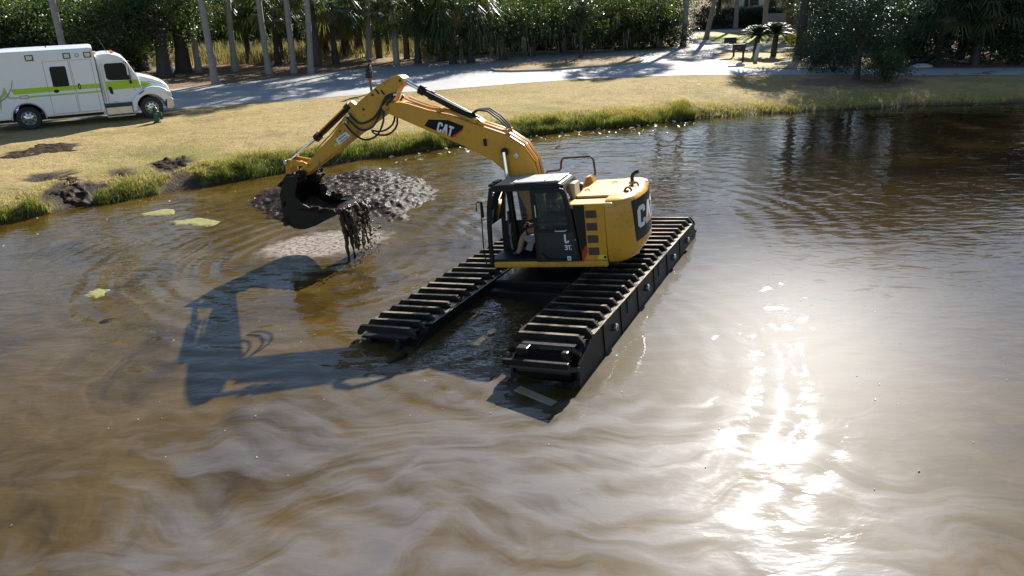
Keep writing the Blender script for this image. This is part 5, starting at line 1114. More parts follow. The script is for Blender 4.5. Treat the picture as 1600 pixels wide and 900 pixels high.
for yy in (-1, 1):
    m_ = lambda y: y if yy < 0 else 2.44-y
    fo = [(4.24, .36), (4.25, .84), (4.44, 1.08), (4.69, 1.28), (4.95, 1.40), (5.21, 1.45), (5.5, 1.41), (5.74, 1.29), (5.92, 1.1), (5.95, .82), (5.66, .82)]+arc(5.03, .5, .62, .25, math.pi+.12, 16)
    y0_, y1_ = sorted((m_(.02), m_(.5))); fd = MB().prism(fo, y0_, y1_, 'y', .035).build('fender', AW, amb)
    y0_, y1_ = sorted((m_(.06), m_(.36))); MB().prism([(5.80, .93), (5.975, .95), (5.95, 1.13), (5.82, 1.2), (5.74, 1.12)], y0_-.045 if yy < 0 else y0_, y1_ if yy < 0 else y1_+.045, 'y', .02).build('headlight', LENS, fd)
    if yy < 0:
        MB().prism([(4.60, 1.12), (4.85, 1.27), (4.83, 1.31), (4.58, 1.17)], m_(.02)-.012, m_(.02)+.01, 'y').build('fender_vent', SEAM, fd)
        MB().prism([(4.70, 1.46), (4.76, 1.66), (5.05, 1.62), (5.2, 1.52), (4.95, 1.43)], .428, .44, 'y').build('green_stripe', LIME, hd)
        MB().prism([(5.08, 1.66), (5.66, 1.50), (5.68, 1.47), (5.08, 1.62)], .43, .44, 'y').build('green_stripe', SAGE, hd)
    # stepped fuel tank
    y0_, y1_ = sorted((m_(.06), m_(.6))); tk = MB().box(3.12, 4.22, y0_, y1_, .30, .68, .05).build('step_tank', ALU, amb)
    y0_, y1_ = sorted((m_(.02), m_(.35))); MB().box(3.1, 4.22, y0_, y1_, .70, .79, .015).build('upper_step', SEAM, tk)
    y0_, y1_ = sorted((m_(-.02), m_(.25))); MB().box(3.12, 4.28, y0_, y1_, .235, .285, .008).build('lower_step', ALU, tk)
    # mirrors
    y_ = m_(-.02)
    ma = MB().tube([(4.22, m_(CI), 2.58), (4.3, y_, 2.6), (4.36, y_, 2.3), (4.38, y_, 1.9), (4.36, m_(CI), 1.72)], .02, 6).build('mirror_arm', BLK, cb_)
    MB().box(4.27, 4.35, y_-.08, y_+.1, 2.02, 2.5, .03).build('mirror', STL, ma); MB().box(4.30, 4.40, y_-.08, y_+.1, 1.64, 1.80, .03).build('mirror', BLK, ma)
bp = MB().prism([(5.68, .40), (5.72, .82), (5.96, .86), (6.0, .80), (5.99, .48), (5.9, .38)], .04, 2.40, 'y', .03).build('front_bumper', ALU, amb)
# wheels
TYRE = paint('tyre', (.02, .02, .021), .75, dirty=.5, dirt=(.09, .08, .065), scale=5)
RIMM = paint('polished_rim', (.62, .62, .62), .22, metal=.9, dirty=.3)
def wheel(cx, y0_, sgn, dual):
    yo = y0_
    t_ = MB().lathe([(.30, .02), (.44, 0), (.485, .03), (.495, .09), (.495, .2), (.485, .26), (.44, .29), (.3, .27)], (cx, yo, .495), 'y', 28, True, False)
    if sgn < 0: t_.xf(Matrix.Translation((0, 2*yo, 0)) @ Matrix.Diagonal((1, -1, 1, 1)))
    w_ = t_.build('wheel', TYRE, amb)
    r_ = MB().lathe([(.30, .03), (.285, .02), (.275, .05), (.2, .11 if not dual else .16), (.12, .10 if not dual else .14), (.115, -.01 if not dual else .05), (.09, -.03 if not dual else .03), (0, -.03 if not dual else .03)], (cx, yo, .495), 'y', 28, True, False)
    if sgn < 0: r_.xf(Matrix.Translation((0, 2*yo, 0)) @ Matrix.Diagonal((1, -1, 1, 1)))
    rr_ = r_.build('rim', RIMM, w_)
    if sgn > 0:
        for k in range(8):
            a = k*math.pi/4; MB().lathe([(.034, -.004), (.034, .05)], (cx+.19*math.cos(a), yo+(.095 if not dual else .145), .495+.19*math.sin(a)), 'y', 8).build('hand_hole', SEAM, w_)
for cx, dual in ((.06, True), (5.03, False)):
    wheel(cx, .05, 1, dual); wheel(cx, 2.39, -1, dual)
    if dual: MB().lathe([(.3, 0), (.47, 0), (.49, .05), (.49, .2), (.47, .25), (.3, .25)], (cx, .37, .495), 'y', 24, True, False).build('inner_tyre', TYRE, amb)
    MB().tube([(cx, .2, .495), (cx, 2.2, .495)], .08, 8).build('axle', BLK, amb)

# ================================================================== MUD, SPLASH
def poly_sd(px, py, poly):
    """signed distance to a polygon, positive inside"""
    poly = np.array(poly); a = poly; b = np.roll(poly, -1, 0); d = np.full(px.shape, 1e9); ins = np.zeros(px.shape, bool)
    for (x0, y0), (x1, y1) in zip(a, b):
        ex_, ey_ = x1-x0, y1-y0; t = np.clip(((px-x0)*ex_+(py-y0)*ey_)/(ex_**2+ey_**2), 0, 1); d = np.minimum(d, np.hypot(px-x0-t*ex_, py-y0-t*ey_))
        c = ((y0 > py) != (y1 > py)) & (px < (x1-x0)*(py-y0)/(y1-y0+1e-12)+x0); ins ^= c
    return np.where(ins, d, -d)
def wetmud(name, a, b, rough, bm_, sc, spec=.5):
    m, nt, n, l, p = newmat(name); P_ = wpos(nt); f = noise(nt, P_, sc, 6, .65); g = noise(nt, P_, sc*6, 3, .7)
    l.new(mixc(nt, f, a, b), p.inputs['Base Color']); l.new(mth(nt, 'ADD', rough, mth(nt, 'MULTIPLY', mth(nt, 'SUBTRACT', noise(nt, P_, sc*.35, 3), .42), 1.2, True)), p.inputs['Roughness']); p.inputs['Specular IOR Level'].default_value = spec
    l.new(bump(nt, mth(nt, 'ADD', f, mth(nt, 'MULTIPLY', g, .35)), bm_, .05), p.inputs['Normal']); return m
WMUD = wetmud('wet_black_mud', (.013, .009, .007), (.045, .030, .021), .26, .5, 15, .055)
def mound(name, px, zfun, mat, step=.05, jag=.25, fq=1.6):
    w = [G(x, y, 0)[:2] for x, y in px]; lo = np.min(w, 0)-.2; hi = np.max(w, 0)+.2
    gx_ = np.arange(lo[0], hi[0], step); gy_ = np.arange(lo[1], hi[1], step); X_, Y_ = np.meshgrid(gx_, gy_)
    sd = poly_sd(X_, Y_, w)+(fbm(X_*fq, Y_*fq, 91, 4)-.47)*2*jag
    Z_ = zfun(X_, Y_, sd); idx = np.arange(X_.size).reshape(X_.shape); Fq = np.stack([idx[:-1, :-1], idx[:-1, 1:], idx[1:, 1:], idx[1:, :-1]], -1).reshape(-1, 4)
    keep = (Z_.ravel()[Fq] > -.06).any(1); Fq = Fq[keep]; used = np.unique(Fq); mp = np.full(X_.size, -1); mp[used] = np.arange(len(used))
    V = np.stack([X_, Y_, Z_], -1).reshape(-1, 3)[used]; return raw_mesh(name, V, mp[Fq], mat, smooth=True)
def ridged(x, y, s_, seed): return 1-np.abs(2*fbm(x*s_, y*s_, seed, 3)-.9)
MPX = [(383, 320), (398, 302), (440, 288), (490, 279), (530, 270), (575, 263), (625, 268), (672, 280), (693, 296), (684, 312), (645, 330), (648, 344), (612, 350), (570, 338), (500, 344), (450, 352), (412, 346)]
o = mound('mud_mound', MPX, lambda x, y, s_: np.where(s_ > -.25, -.03+.30*sstep(-.05, 1.5, s_)*(.5+.6*fbm(x*.6, y*.6, 3))+.13*(ridged(x, y, 3.1, 5)-.62)*sstep(-.25, .5, s_)+.085*(fbm(x*12, y*12, 8, 4)-.45), -.1), WMUD, .045)
tag(o, 'glistening heap of black dredged mud behind the bucket', 'mud heap')
SOIL = wetmud('torn_dark_soil', (.020, .014, .010), (.075, .05, .032), .7, .9, 9, .05)
def torn(name, px, label, amp, mat, jag=.35):
    return tag(mound_on(name, px, amp, mat, jag), label, 'mud patch', 'torn mud patches on the left bank')
def mound_on(name, px, amp, mat, jag, step=.04):
    w = [G(x, y, zz_)[:2] for x, y, zz_ in px]; lo = np.min(w, 0)-.3; hi = np.max(w, 0)+.3
    X_, Y_ = np.meshgrid(np.arange(lo[0], hi[0], step), np.arange(lo[1], hi[1], step)); sd = poly_sd(X_, Y_, w)+(fbm(X_*2.2, Y_*2.2, 93, 4)-.47)*2*jag
    H_ = np.where(sd > -.12, -.035+amp*(ridged(X_, Y_, 2.4, 45)-.35)*sstep(-.1, .35, sd)+amp*.5*(fbm(X_*8, Y_*8, 46, 3)-.45), -.2); Z_ = np.maximum(ground_z(X_, Y_), -.04)+H_
    idx = np.arange(X_.size).reshape(X_.shape); Fq = np.stack([idx[:-1, :-1], idx[:-1, 1:], idx[1:, 1:], idx[1:, :-1]], -1).reshape(-1, 4); Fq = Fq[(H_.ravel()[Fq] > -.05).any(1)]
    used = np.unique(Fq); mp = np.full(X_.size, -1); mp[used] = np.arange(len(used)); return raw_mesh(name, np.stack([X_, Y_, Z_], -1).reshape(-1, 3)[used], mp[Fq], mat, smooth=True)
torn('mud_patch', [(92, 306, .3), (105, 292, .35), (128, 286, .4), (142, 300, .25), (148, 316, .1), (132, 327, 0), (112, 326, .05), (98, 318, .2)], 'wet black mud slump running down the left bank into the water', .22, WMUD)
torn('mud_patch', [(58, 283, .45), (80, 273, .5), (118, 277, .5), (132, 284, .45), (118, 290, .4), (85, 290, .4)], 'dark scraped soil on the lawn above the black mud slump', .14, SOIL)
torn('mud_patch', [(-6, 250, .6), (20, 238, .6), (60, 226, .6), (100, 224, .6), (132, 228, .6), (118, 236, .6), (70, 241, .6), (30, 250, .6)], 'rutted torn soil in the lawn below the ambulance', .13, SOIL)
torn('mud_patch', [(232, 258, .5), (258, 248, .55), (284, 244, .55), (298, 252, .5), (296, 262, .4), (268, 268, .45), (245, 266, .45)], 'dark torn track marks at the bank edge left of the bucket', .2, SOIL)
torn('mud_patch', [(168, 271, .5), (195, 266, .5), (215, 267, .5), (208, 273, .5), (178, 275, .5)], 'small scuffed soil strip between the ruts and the bank edge', .12, SOIL)
# mud and water held in the bucket, running over the lip
LOADM = wetmud('bucket_slurry', (.03, .022, .016), (.11, .085, .065), .12, .25, 6)
mb = MB(); nx_, ny_ = 18, 14; vs_ = []
for i in range(nx_+1):
    for j in range(ny_+1):
        x_ = 5.46+(6.86-5.46)*i/nx_; y_ = -.52+1.04*j/ny_; zt = 1.235+.04*math.sin(x_*5+y_*3)+.03*math.sin(y_*9)+(.06 if i > 12 else 0)*(i-12)*.5; vs_.append((x_, y_, zt))
fs = [(i*(ny_+1)+j, (i+1)*(ny_+1)+j, (i+1)*(ny_+1)+j+1, i*(ny_+1)+j+1) for i in range(nx_) for j in range(ny_)]
k0 = len(vs_); bot = [(x_, y_, max(.95, 1.19-(x_-5.46)*.33)) for x_, y_, z_ in vs_]; vs_ += bot; fs += [tuple(k0+q for q in f) for f in fs]
mb.add(vs_, fs, True); mb.xf(EM); o = mb.build('bucket_slurry', LOADM, None, False); tag(o, 'muddy water filling the bucket up to its lip', 'slurry')
DRIP = wetmud('falling_mud', (.016, .011, .008), (.075, .05, .028), .25, .6, 14, .3)
DRIP2 = wetmud('falling_muddy_water', (.16, .10, .04), (.36, .26, .12), .15, .6, 14)
mb = MB(); mb2 = MB(); rg = random.Random(12)
for k in range(30):
    y_ = .50-1.0*(k+rg.random())/30; s_ = EM @ Vector((5.42+rg.uniform(-.12, .12), y_, 1.25)); z_end = .0 if k in (3, 4) else max(0, s_.z*rg.uniform(.05, .62))
    kk = 12; pth = []; rs = []; vx, vy = rg.uniform(.06, .2), rg.uniform(-.06, .06)
    for i in range(kk+1):
        t = i/kk; z_ = s_.z+.03*math.sin(t*3)-(s_.z-z_end)*t**1.15; pth.append((s_.x+vx*t**.5+rg.gauss(0, .016), s_.y+vy*t+rg.gauss(0, .016), z_)); rs.append(max(.010, (.085 if k in (3, 4) else .068)*(1-.60*t)*rg.uniform(.4, 1.4)))
    (mb2 if k % 3 == 2 and k > 5 else mb).tube(pth, rs, 6)
bmm = bmesh.new(); bmesh.ops.create_icosphere(bmm, subdivisions=1, radius=1); base = [v_.co.copy() for v_ in bmm.verts]; fcs = [[v_.index for v_ in f.verts] for f in bmm.faces]; bmm.free()
for k in range(170):
    y_ = .45-.95*rg.random(); s_ = EM @ Vector((5.3+rg.uniform(-.25, .1), y_, 1.2)); c = Vector((s_.x+rg.uniform(0, .25), s_.y+rg.gauss(0, .08), s_.z*rg.uniform(.02, .95))); r_ = rg.uniform(.008, .028)
    (mb2 if k % 3 == 0 else mb).add([(c.x+q.x*r_, c.y+q.y*r_, c.z+q.z*r_*1.5) for q in base], fcs, True)
o = mb.build('falling_mud', DRIP, None, False); o['kind'] = 'stuff'; o['label'] = 'dark ropes of mud pouring off the bucket lip into the pond'
o = mb2.build('falling_muddy_water', DRIP2, None, False); o['kind'] = 'stuff'; o['label'] = 'sunlit golden muddy water falling with the mud off the bucket'
def lump(c, r_, seed, flat=1.0):
    bm_ = bmesh.new(); bmesh.ops.create_icosphere(bm_, subdivisions=3, radius=1); rg_ = np.random.default_rng(seed); ph = rg_.random(6)*6.28; mb_ = MB(); vs2 = []
    for v_ in bm_.verts:
        q = v_.co; d_ = 1+.22*math.sin(q.x*4+ph[0])*math.sin(q.y*5+ph[1])+.16*math.sin(q.z*7+ph[2]+q.x*3)+.1*math.sin(q.y*13+ph[3])*math.sin(q.x*12+ph[4]); vs2.append((c[0]+q.x*r_[0]*d_, c[1]+q.y*r_[1]*d_, c[2]+q.z*r_[2]*d_))
    mb_.add(vs2, [[w_.index for w_ in f.verts] for f in bm_.faces], True); bm_.free(); return mb_
for i, (c, r_) in enumerate([((6.62, .3, 2.05), (.22, .22, .16)), ((6.9, .2, 1.95), (.2, .3, .2)), ((6.5, -.3, 2.0), (.2, .2, .15)), ((6.98, .35, 1.5), (.12, .22, .3)), ((6.25, .5, 1.33), (.3, .1, .07)), ((5.85, .5, 1.27), (.28, .1, .06)), ((6.5, -.5, 1.62), (.12, .08, .16)), ((6.1, -.48, 1.42), (.2, .1, .12)), ((6.95, .45, 1.05), (.2, .14, .16))]):
    hb(lump(c, r_, i+3), 'caked_mud', WMUD, bucket)
rgm = random.Random(5)
for i in range(26):
    sd_ = 1 if i % 2 else -1; c = (sd_*1.64+rgm.uniform(-.5, .5), rgm.uniform(-3.9, 2.5), rgm.uniform(-.17, -.1)); q = rgm.uniform(.05, .13)
    lump(c, (q*1.6, q, q*.6), i+60).build('lodged_mud', SOIL, exc)
# floating algae mats
ALG = paint('algae_mat_green', (.22, .21, .06), .85, dirty=.9, dirt=(.11, .095, .035), scale=5, bmp=.6)
for px, w_, lab in (([(222, 334), (240, 330), (262, 326), (272, 328), (270, 334), (246, 337), (226, 338)], 0, 'small yellow green algae mat nearer the bank'), ([(268, 347), (290, 344), (310, 340), (325, 343), (346, 346), (330, 353), (312, 354), (300, 350), (275, 352)], 0, 'larger lobed yellow green algae mat off the bank'), ([(134, 461), (141, 455), (156, 451), (169, 453.5), (164, 461), (148, 467)], 0, 'lone yellow green algae patch out on the brown water')):
    o = mound('algae_mat', px, lambda x, y, s_: np.where(s_ > -.08, -.01+.03*sstep(-.06, .06, s_)+.012*(fbm(x*12, y*12, 4)-.45), -.1), ALG, .02, .12, 6.0); tag(o, lab, 'algae mat', 'algae mats on the pond')
p0, p1 = G(808, 607, 0), G(866, 631, 0)
pd_ = Vector((p1[0]-p0[0], p1[1]-p0[1], 0)); o = MB().box(0, pd_.length, -.09, .09, -.05, .018, .01).xf(Matrix.Translation((p0[0], p0[1], 0)) @ Matrix.Rotation(math.atan2(pd_.y, pd_.x), 4, 'Z') @ Matrix.Rotation(R(.8), 4, 'Y')).build('loose_plank', paint('weathered_plank', (.26, .20, .12), .7, dirty=.5, dirt=(.12, .09, .05), scale=4)); tag(o, 'pale plank floating at the near tip of the right track', 'plank')
# sunken snag just breaking the surface
o = mound('sunken_snag', [(146, 505), (160, 497), (180, 494), (188, 498), (172, 505), (155, 509)], lambda x, y, s_: np.where(s_ > -.1, -.02+.04*sstep(-.05, .15, s_), -.1), WMUD, .04, .1); tag(o, 'dark sunken lump just breaking the surface below the algae patch', 'snag')
# fallen branch on the left bank
b0 = G(-20, 293, .45); b1 = G(30, 301, .4); b2 = G(66, 290, .45)
o = MB().tube([(b0[0], b0[1], .52), ((b0[0]+b1[0])/2, (b0[1]+b1[1])/2+.1, .5), (b1[0], b1[1], .46), (b2[0], b2[1], .56)], [.03, .028, .022, .01], 7).build('fallen_branch', BARK_D); tag(o, 'thin bare branch lying in the grass at the left bank', 'branch')

# ================================================================== PEOPLE
def skin_body(name, verts, edges, mats, emat, parent, root=0, sub=2):
    """one continuous skinned figure; verts: name -> (pos, radius); edges: list of (a, b); emat: material slot of each edge"""
    names = list(verts); ix = {k_: i for i, k_ in enumerate(names)}
    me = bpy.data.meshes.new(name); me.from_pydata([verts[k_][0] for k_ in names], [(ix[a], ix[b]) for a, b in edges], []); me.update()
    o = bpy.data.objects.new(name, me); COL.objects.link(o)
    md = o.modifiers.new('skin', 'SKIN'); sv = me.skin_vertices[0].data if me.skin_vertices else None
    if sv is None:
        bpy.context.view_layer.objects.active = o; bpy.ops.mesh.customdata_skin_add(); sv = me.skin_vertices[0].data
    for k_ in names:
        r_ = verts[k_][1]; sv[ix[k_]].radius = r_ if hasattr(r_, '__len__') else (r_, r_); sv[ix[k_]].use_root = (ix[k_] == root)
    md.use_smooth_shade = True
    s2 = o.modifiers.new('sub', 'SUBSURF'); s2.levels = sub; s2.render_levels = sub
    dg = bpy.context.evaluated_depsgraph_get(); nm = bpy.data.meshes.new_from_object(o.evaluated_get(dg)); bpy.data.objects.remove(o)
    nm.materials.clear()
    for m_ in mats: nm.materials.append(m_)
    A = np.array([verts[a][0] for a, b in edges]); B = np.array([verts[b][0] for a, b in edges]); rr = np.array([np.mean(verts[a][1])+np.mean(verts[b][1]) for a, b in edges])/2
    for f in nm.polygons:
        c = np.array(f.center); t = np.clip(((c-A)*(B-A)).sum(1)/np.maximum(((B-A)**2).sum(1), 1e-9), 0, 1); d = np.linalg.norm(c-(A+(B-A)*t[:, None]), axis=1)-rr; f.material_index = emat[int(np.argmin(d))]; f.use_smooth = True
    o = bpy.data.objects.new(name, nm); COL.objects.link(o)
    if parent is not None: o.parent = parent
    return o
def fingers(mb, palm, fwd, side, curl, s_=1.0):
    """four unequal curled fingers and a thumb from the side of the palm"""
    palm = Vector(palm); fwd = Vector(fwd).normalized(); side = Vector(side).normalized(); dn = fwd.cross(side).normalized()*-1
    for k, L in enumerate((.068, .078, .073, .056)):
        b = palm+side*(.028-.019*k)*s_+fwd*.035*s_; p1 = b+fwd*L*.45*s_+dn*L*.1*curl; p2 = p1+fwd*L*.25*s_+dn*L*.35*curl; p3 = p2+fwd*L*.02+dn*L*.35*curl
        mb.tube([b, p1, p2, p3], [.010*s_, .0095*s_, .0085*s_, .006*s_], 6)
    b = palm+side*.035*s_-fwd*.01; mb.tube([b, b+side*.03+fwd*.025, b+side*.03+fwd*.055+dn*.015*curl], [.012, .011, .008], 6)
JACK = paint('navy_black_jacket', (.016, .019, .026), .8, dirty=.2, dirt=(.04, .04, .045)); TROU = paint('brown_trousers', (.20, .10, .06), .85, dirty=.25, dirt=(.1, .06, .04)); BOOT = paint('black_boots', (.015, .014, .013), .6); CAPM = paint('black_cap', (.012, .013, .016), .8); HAIR = paint('dark_hair', (.03, .02, .014), .6)
pp = G(579, 146); per = empty('person', (pp[0], pp[1], ZL+.012), R(-18)); tag(per, 'person in black cap, dark jacket and brown trousers standing on the road holding a controller', 'person')
# faces +x, head bowed over the controller
PV = {'pelvis': ((0, 0, .98), (.175, .15)), 'belly': ((.01, 0, 1.12), (.185, .155)), 'chest': ((.03, 0, 1.32), (.205, .165)), 'neck0': ((.06, 0, 1.49), (.085, .075)), 'neck': ((.09, 0, 1.55), .055), 'head': ((.135, 0, 1.645), (.078, .092)), 'crown': ((.15, 0, 1.735), (.07, .085)),
      'hipL': ((0, .09, .93), .095), 'kneeL': ((.02, .11, .50), .062), 'calfL': ((-.015, .115, .35), .058), 'ankL': ((-.02, .115, .09), .045), 'toeL': ((.13, .13, .04), .04),
      'hipR': ((0, -.09, .93), .095), 'kneeR': ((.13, -.12, .52), .062), 'calfR': ((.15, -.125, .36), .058), 'ankR': ((.17, -.13, .09), .045), 'toeR': ((.32, -.15, .04), .04),
      'shL': ((.03, .20, 1.43), .07), 'elL': ((.02, .27, 1.15), .052), 'wrL': ((.25, .12, 1.12), .036), 'haL': ((.31, .085, 1.125), (.03, .022)),
      'shR': ((.03, -.20, 1.43), .07), 'elR': ((.02, -.27, 1.15), .052), 'wrR': ((.25, -.12, 1.12), .036), 'haR': ((.31, -.085, 1.125), (.03, .022))}
PE = [('pelvis', 'belly', 0), ('belly', 'chest', 0), ('chest', 'neck0', 0), ('neck0', 'neck', 3), ('neck', 'head', 3), ('head', 'crown', 3)]
for s_ in 'LR': PE += [('pelvis', 'hip'+s_, 1), ('hip'+s_, 'knee'+s_, 1), ('knee'+s_, 'calf'+s_, 1), ('calf'+s_, 'ank'+s_, 1), ('ank'+s_, 'toe'+s_, 2), ('chest', 'sh'+s_, 0), ('sh'+s_, 'el'+s_, 0), ('el'+s_, 'wr'+s_, 0), ('wr'+s_, 'ha'+s_, 3)]
body = skin_body('body', PV, [(a, b) for a, b, c in PE], [JACK, TROU, BOOT, SKIN], [c for a, b, c in PE], per)
mb = MB(); fingers(mb, (.31, .085, 1.125), (1, -.35, .0), (0, .3, 1), .8); fingers(mb, (.31, -.085, 1.125), (1, .35, .0), (0, -.3, 1), .8)
mb.build('fingers', SKIN, body)
fc = MB(); fc.prism([(.215, 1.655), (.245, 1.615), (.21, 1.61)], -.013, .013, 'y').lathe([(0, -.012), (.011, 0), (0, .012)], (.213, .03, 1.66), 'z', 8).lathe([(0, -.012), (.011, 0), (0, .012)], (.213, -.03, 1.66), 'z', 8).box(.195, .215, -.022, .022, 1.575, 1.583)
fc.tube([(.13, .085, 1.66), (.12, .098, 1.64), (.13, .088, 1.61)], .014, 6).tube([(.13, -.085, 1.66), (.12, -.098, 1.64), (.13, -.088, 1.61)], .014, 6).build('face', SKIN, body)
cp = MB().lathe([(.106, -.02), (.108, .02), (.1, .07), (.07, .1), (0, .112)], (0, 0, 0), 'z', 18).xf(Matrix.Translation((.145, 0, 1.70)) @ Matrix.Rotation(R(18), 4, 'Y')).build('cap', CAPM, per)
MB().prism([(.08, -.085), (.16, -.07), (.2, -.03), (.2, .03), (.16, .07), (.08, .085)], -.006, .006, 'z').xf(Matrix.Translation((.155, 0, 1.685)) @ Matrix.Rotation(R(24), 4, 'Y')).build('cap_brim', CAPM, cp)
MB().lathe([(.1, -.07), (.102, -.03), (.1, .0)], (.128, 0, 1.70), 'z', 16).build('hair', HAIR, per)
MB().lathe([(.18, .82), (.205, .86), (.2, 1.0), (.19, 1.08)], (.005, 0, 0), 'z', 18).xf(Matrix.Diagonal((.9, 1.1, 1, 1))).build('jacket_hem', JACK, per)
WHP = paint('grey_white_controller', (.6, .6, .6), .4)
rc_ = empty('controller', (pp[0], pp[1], ZL+.012), R(-18)); tag(rc_, 'small pale remote controller held in both hands by the standing person', 'controller')
MB().box(.325, .43, -.10, .10, 1.125, 1.16, .012).build('controller_body', WHP, rc_); MB().box(.40, .46, -.07, .07, 1.158, 1.168, .004).build('screen', BLK, rc_)
for s_ in (-1, 1): MB().tube([(.36, s_*.06, 1.158), (.36, s_*.06, 1.185)], [.006, .009], 6).build('control_stick', BLK, rc_)
# operator seated in the cab (upper structure frame), mostly behind dark glass
op = empty('person'); op.matrix_world = EM; tag(op, 'person in grey shirt and tan trousers seated in the excavator cab', 'person')
OT = paint('tan_trousers', (.34, .19, .11), .85, dirty=.2); OS = paint('dark_grey_shirt', (.07, .075, .08), .85, dirty=.2)
OV = {'pelvis': ((-.05, .75, .70), (.15, .13)), 'belly': ((-.09, .75, .84), (.15, .13)), 'chest': ((-.10, .75, 1.05), (.17, .125)), 'neck0': ((-.10, .75, 1.21), (.08, .07)), 'neck': ((-.085, .75, 1.27), .055), 'head': ((-.06, .75, 1.38), (.078, .092)), 'crown': ((-.06, .75, 1.47), (.07, .085)),
      'hipL': ((.02, .84, .68), .095), 'kneeL': ((.50, .92, .74), .08), 'calfL': ((.66, .94, .56), .075), 'ankL': ((.76, .95, .28), .058), 'toeL': ((.92, .96, .225), .042),
      'hipR': ((.02, .66, .68), .095), 'kneeR': ((.5, .6, .70), .075), 'calfR': ((.58, .6, .52), .062), 'ankR': ((.66, .6, .28), .048), 'toeR': ((.82, .6, .225), .042),
      'shL': ((-.08, .95, 1.16), .068), 'elL': ((.10, 1.02, .93), .05), 'wrL': ((.36, 1.05, .90), .036), 'haL': ((.44, 1.05, .91), (.032, .026)),
      'shR': ((-.08, .55, 1.16), .068), 'elR': ((.10, .47, .93), .05), 'wrR': ((.36, .44, .90), .036), 'haR': ((.44, .44, .91), (.032, .026))}
ob = skin_body('body', OV, [(a, b) for a, b, c in PE], [OS, OT, BOOT, SKIN], [c for a, b, c in PE], op)
mb = MB(); fingers(mb, (.44, 1.05, .91), (1, 0, -.2), (0, .2, 1), 1.2); fingers(mb, (.44, .44, .91), (1, 0, -.2), (0, -.2, 1), 1.2); mb.build('fingers', SKIN, ob)
MB().prism([(.03, 1.39), (.055, 1.35), (.02, 1.345)], .737, .763, 'y').lathe([(0, -.012), (.011, 0), (0, .012)], (.025, .78, 1.4), 'z', 8).lathe([(0, -.012), (.011, 0), (0, .012)], (.025, .72, 1.4), 'z', 8).box(.005, .026, .73, .77, 1.31, 1.318).build('face', SKIN, ob)
MB().lathe([(.1, -.05), (.108, .0), (.1, .06), (.07, .095), (0, .11)], (-.07, .75, 1.44), 'z', 16).build('hair', HAIR, op)

# ================================================================== STREET FURNITURE AND HOUSE
hp = G(246, 191.5); hyd = empty('fire_hydrant', (hp[0], hp[1], gz(hp[0], hp[1])), R(20)); tag(hyd, 'dark green fire hydrant in the lawn in front of the ambulance wheel', 'fire hydrant')
HG = paint('hydrant_green', (.012, .075, .045), .45, dirty=.3, dirt=(.03, .05, .04))
MB().lathe([(.17, -.02), (.17, .04), (.12, .05), (.115, .42), (.125, .43), (.125, .46)], (0, 0, 0), 'z', 18).build('barrel', HG, hyd)
MB().lathe([(.15, .46), (.15, .50), (.125, .52), (.115, .6), (.07, .68), (.03, .70), (.03, .75), (.0, .75)], (0, 0, 0), 'z', 18).build('bonnet', HG, hyd)
MB().lathe([(.085, 0), (.085, .1), (.1, .1), (.1, .16), (.03, .18), (.03, .2)], (0, .08, .36), 'y', 12).xf(Matrix.Rotation(R(-90), 4, 'Z')).build('pumper_nozzle', HG, hyd)
for s_ in (0, 180): MB().lathe([(.06, 0), (.06, .08), (.075, .08), (.075, .14), (.02, .155)], (0, .09, .38), 'y', 12).xf(Matrix.Rotation(R(s_), 4, 'Z')).build('hose_nozzle', HG, hyd)
MBX = paint('dark_mailbox', (.02, .017, .016), .5, dirty=.3); PST = paint('dark_post', (.035, .025, .02), .8, dirty=.4, scale=6)
def mailbox(px, rz, label, post_h, flag, sc=1.0):
    b = G(*px); o = empty('mailbox', (b[0], b[1], ZL+.026), rz); tag(o, label, 'mailbox', 'mailboxes at the corner of the drive')
    MB().box(-.055, .055, -.055, .055, -.1, post_h+.12, .01).build('post', PST, o); MB().box(-.42, .3, -.05, .05, post_h-.28, post_h-.18, .01).build('crossarm', PST, o)
    pr = [(-.15, post_h-.17), (.15, post_h-.17), (.15, post_h+.06), (.12, post_h+.14), (.06, post_h+.19), (-.06, post_h+.19), (-.12, post_h+.14), (-.15, post_h+.06)]
    bx = MB().prism([(a, c) for a, c in pr], -.72, .08, 'x', .012).xf(Matrix.Scale(sc, 4)).build('box', MBX, o)
    MB().box(-.735, -.72, -.14, .14, post_h-.16, post_h+.15, .006).build('box_door', MBX, bx)
    MB().tube([(-.25, -.35, post_h-.22), (.0, -.02, post_h-.6)], .025, 6).build('brace', PST, o)
    if flag: MB().box(-.5, -.3, -.16, -.152, post_h-.02, post_h+.03).build('flag', REDP, bx)
    return o
mailbox((1146, 89), R(8), 'dark mailbox standing higher and farther left on the dry grass corner', 1.15, False)
mailbox((1160, 99.5), R(8), 'nearer dark mailbox with a red flag on its post, lower of the two', 1.05, True)
b = G(1180, 96); o = MB().tube([(b[0], b[1], ZL-.1), (b[0]+.05, b[1], ZL+.5), (b[0]+.2, b[1], ZL+1.15)], .14, 12).build('utility_marker_post', paint('pale_green_plastic', (.42, .46, .42), .5, dirty=.2)); tag(o, 'leaning pale green marker post right of the mailboxes', 'post')
b = G(1157, 103); o = MB().lathe([(0, -.02), (.3, 0), (.26, .12), (.12, .2), (0, .22)], (b[0], b[1], ZL+.02), 'z', 9, False).build('landscape_stone', paint('pale_stone', (.42, .42, .4), .8, dirty=.3)); tag(o, 'pale stone at the foot of the nearer mailbox', 'stone')
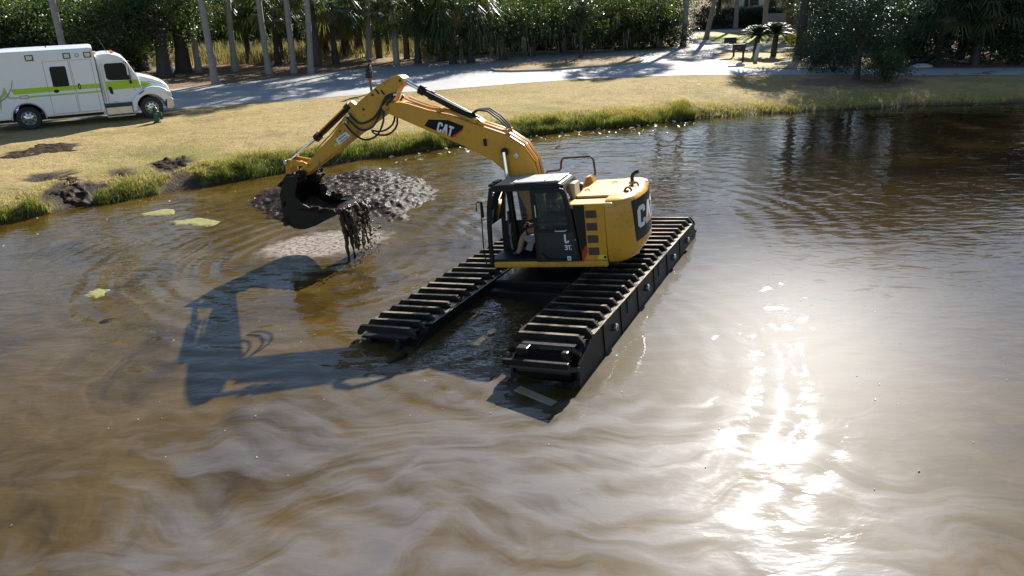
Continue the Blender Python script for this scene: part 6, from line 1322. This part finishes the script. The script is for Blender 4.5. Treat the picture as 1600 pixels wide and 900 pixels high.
for i, (x, y, w_) in enumerate([(1226, 101, 'left'), (1440, 105, 'middle'), (1515, 97, 'right')]):
    b = G(x, y); o = MB().lathe([(0, -.02), (.45, 0), (.4, .1), (.2, .2), (0, .22)], (0, 0, 0), 'z', 8, False).xf(Matrix.Translation((b[0], b[1], ZL+.01)) @ Matrix.Diagonal((1.6, .8, 1, 1))).build('bed_rock', paint('pale_stone', 0)); tag(o, 'flat pale rock in the litter under the evergreens, %s one of three' % w_, 'rock', 'rocks under the evergreens')
# house beyond the drive
hc = atY(1180, 20, 88); hs = empty('house', (hc[0], hc[1], ZL), R(4)); tag(hs, 'pale painted house with shuttered window behind the hedge at the end of the drive', 'house')
SID = paint('white_siding', (.66, .66, .64), .7, dirty=.15); RFM = paint('dark_roof_shingle', (.06, .06, .065), .85, dirty=.3); SHUT = paint('black_shutter', (.012, .013, .016), .5)
wl_ = MB().box(-1.6, 1.0, 0, 8, 0, 5.2).box(3.2, 9, 1.5, 9, 0, 5.2).build('wall', SID, hs)
for k in range(22): MB().box(-1.62, 1.02, -.03, 0, .2+k*.22, .21+k*.22+.02).build('clapboard', SID, wl_)
for x0, x1, z0, z1 in ((-.75, .25, 2.2, 4.2),):
    w_ = MB().box(x0-.1, x1+.1, -.07, .0, z0-.1, z1+.1).build('window', SID, hs); MB().box(x0, x1, -.085, -.065, z0, z1).build('pane', DGL, w_); MB().box(x0+.47, x0+.53, -.1, -.08, z0, z1).build('mullion', SHUT, w_); MB().box(x0-.55, x0-.12, -.08, -.02, z0-.1, z1+.1).build('shutter', SHUT, w_)
MB().box(1.0, 3.2, 2.5, 8, 0, 5.2).build('porch_wall', paint('grey_porch_wall', (.12, .12, .125), .8), hs)
for x_ in (1.6, 4.4, 6.6): MB().lathe([(.2, 0), (.2, .15), (.15, .2), (.14, 4.8), (.2, 5.0)], (x_, .9, 0), 'z', 14).build('porch_column', SID, hs)
MB().prism([(-2.3, 5.2), (-.3, 7.4), (8, 7.4), (9.8, 5.2)], -.6, 9.5, 'y').build('roof', RFM, hs)
gw = atY(1232, 40, 82); o = MB().box(-2.6, 3.2, 0, .3, 0, 1.6, .03).box(-.2, .25, -.06, .36, 0, 1.8, .03).xf(Matrix.Translation((gw[0], gw[1], ZL))).build('garden_wall', paint('grey_stucco', (.24, .24, .25), .9, dirty=.3)); tag(o, 'low grey garden wall right of the house behind the sago palms', 'wall')
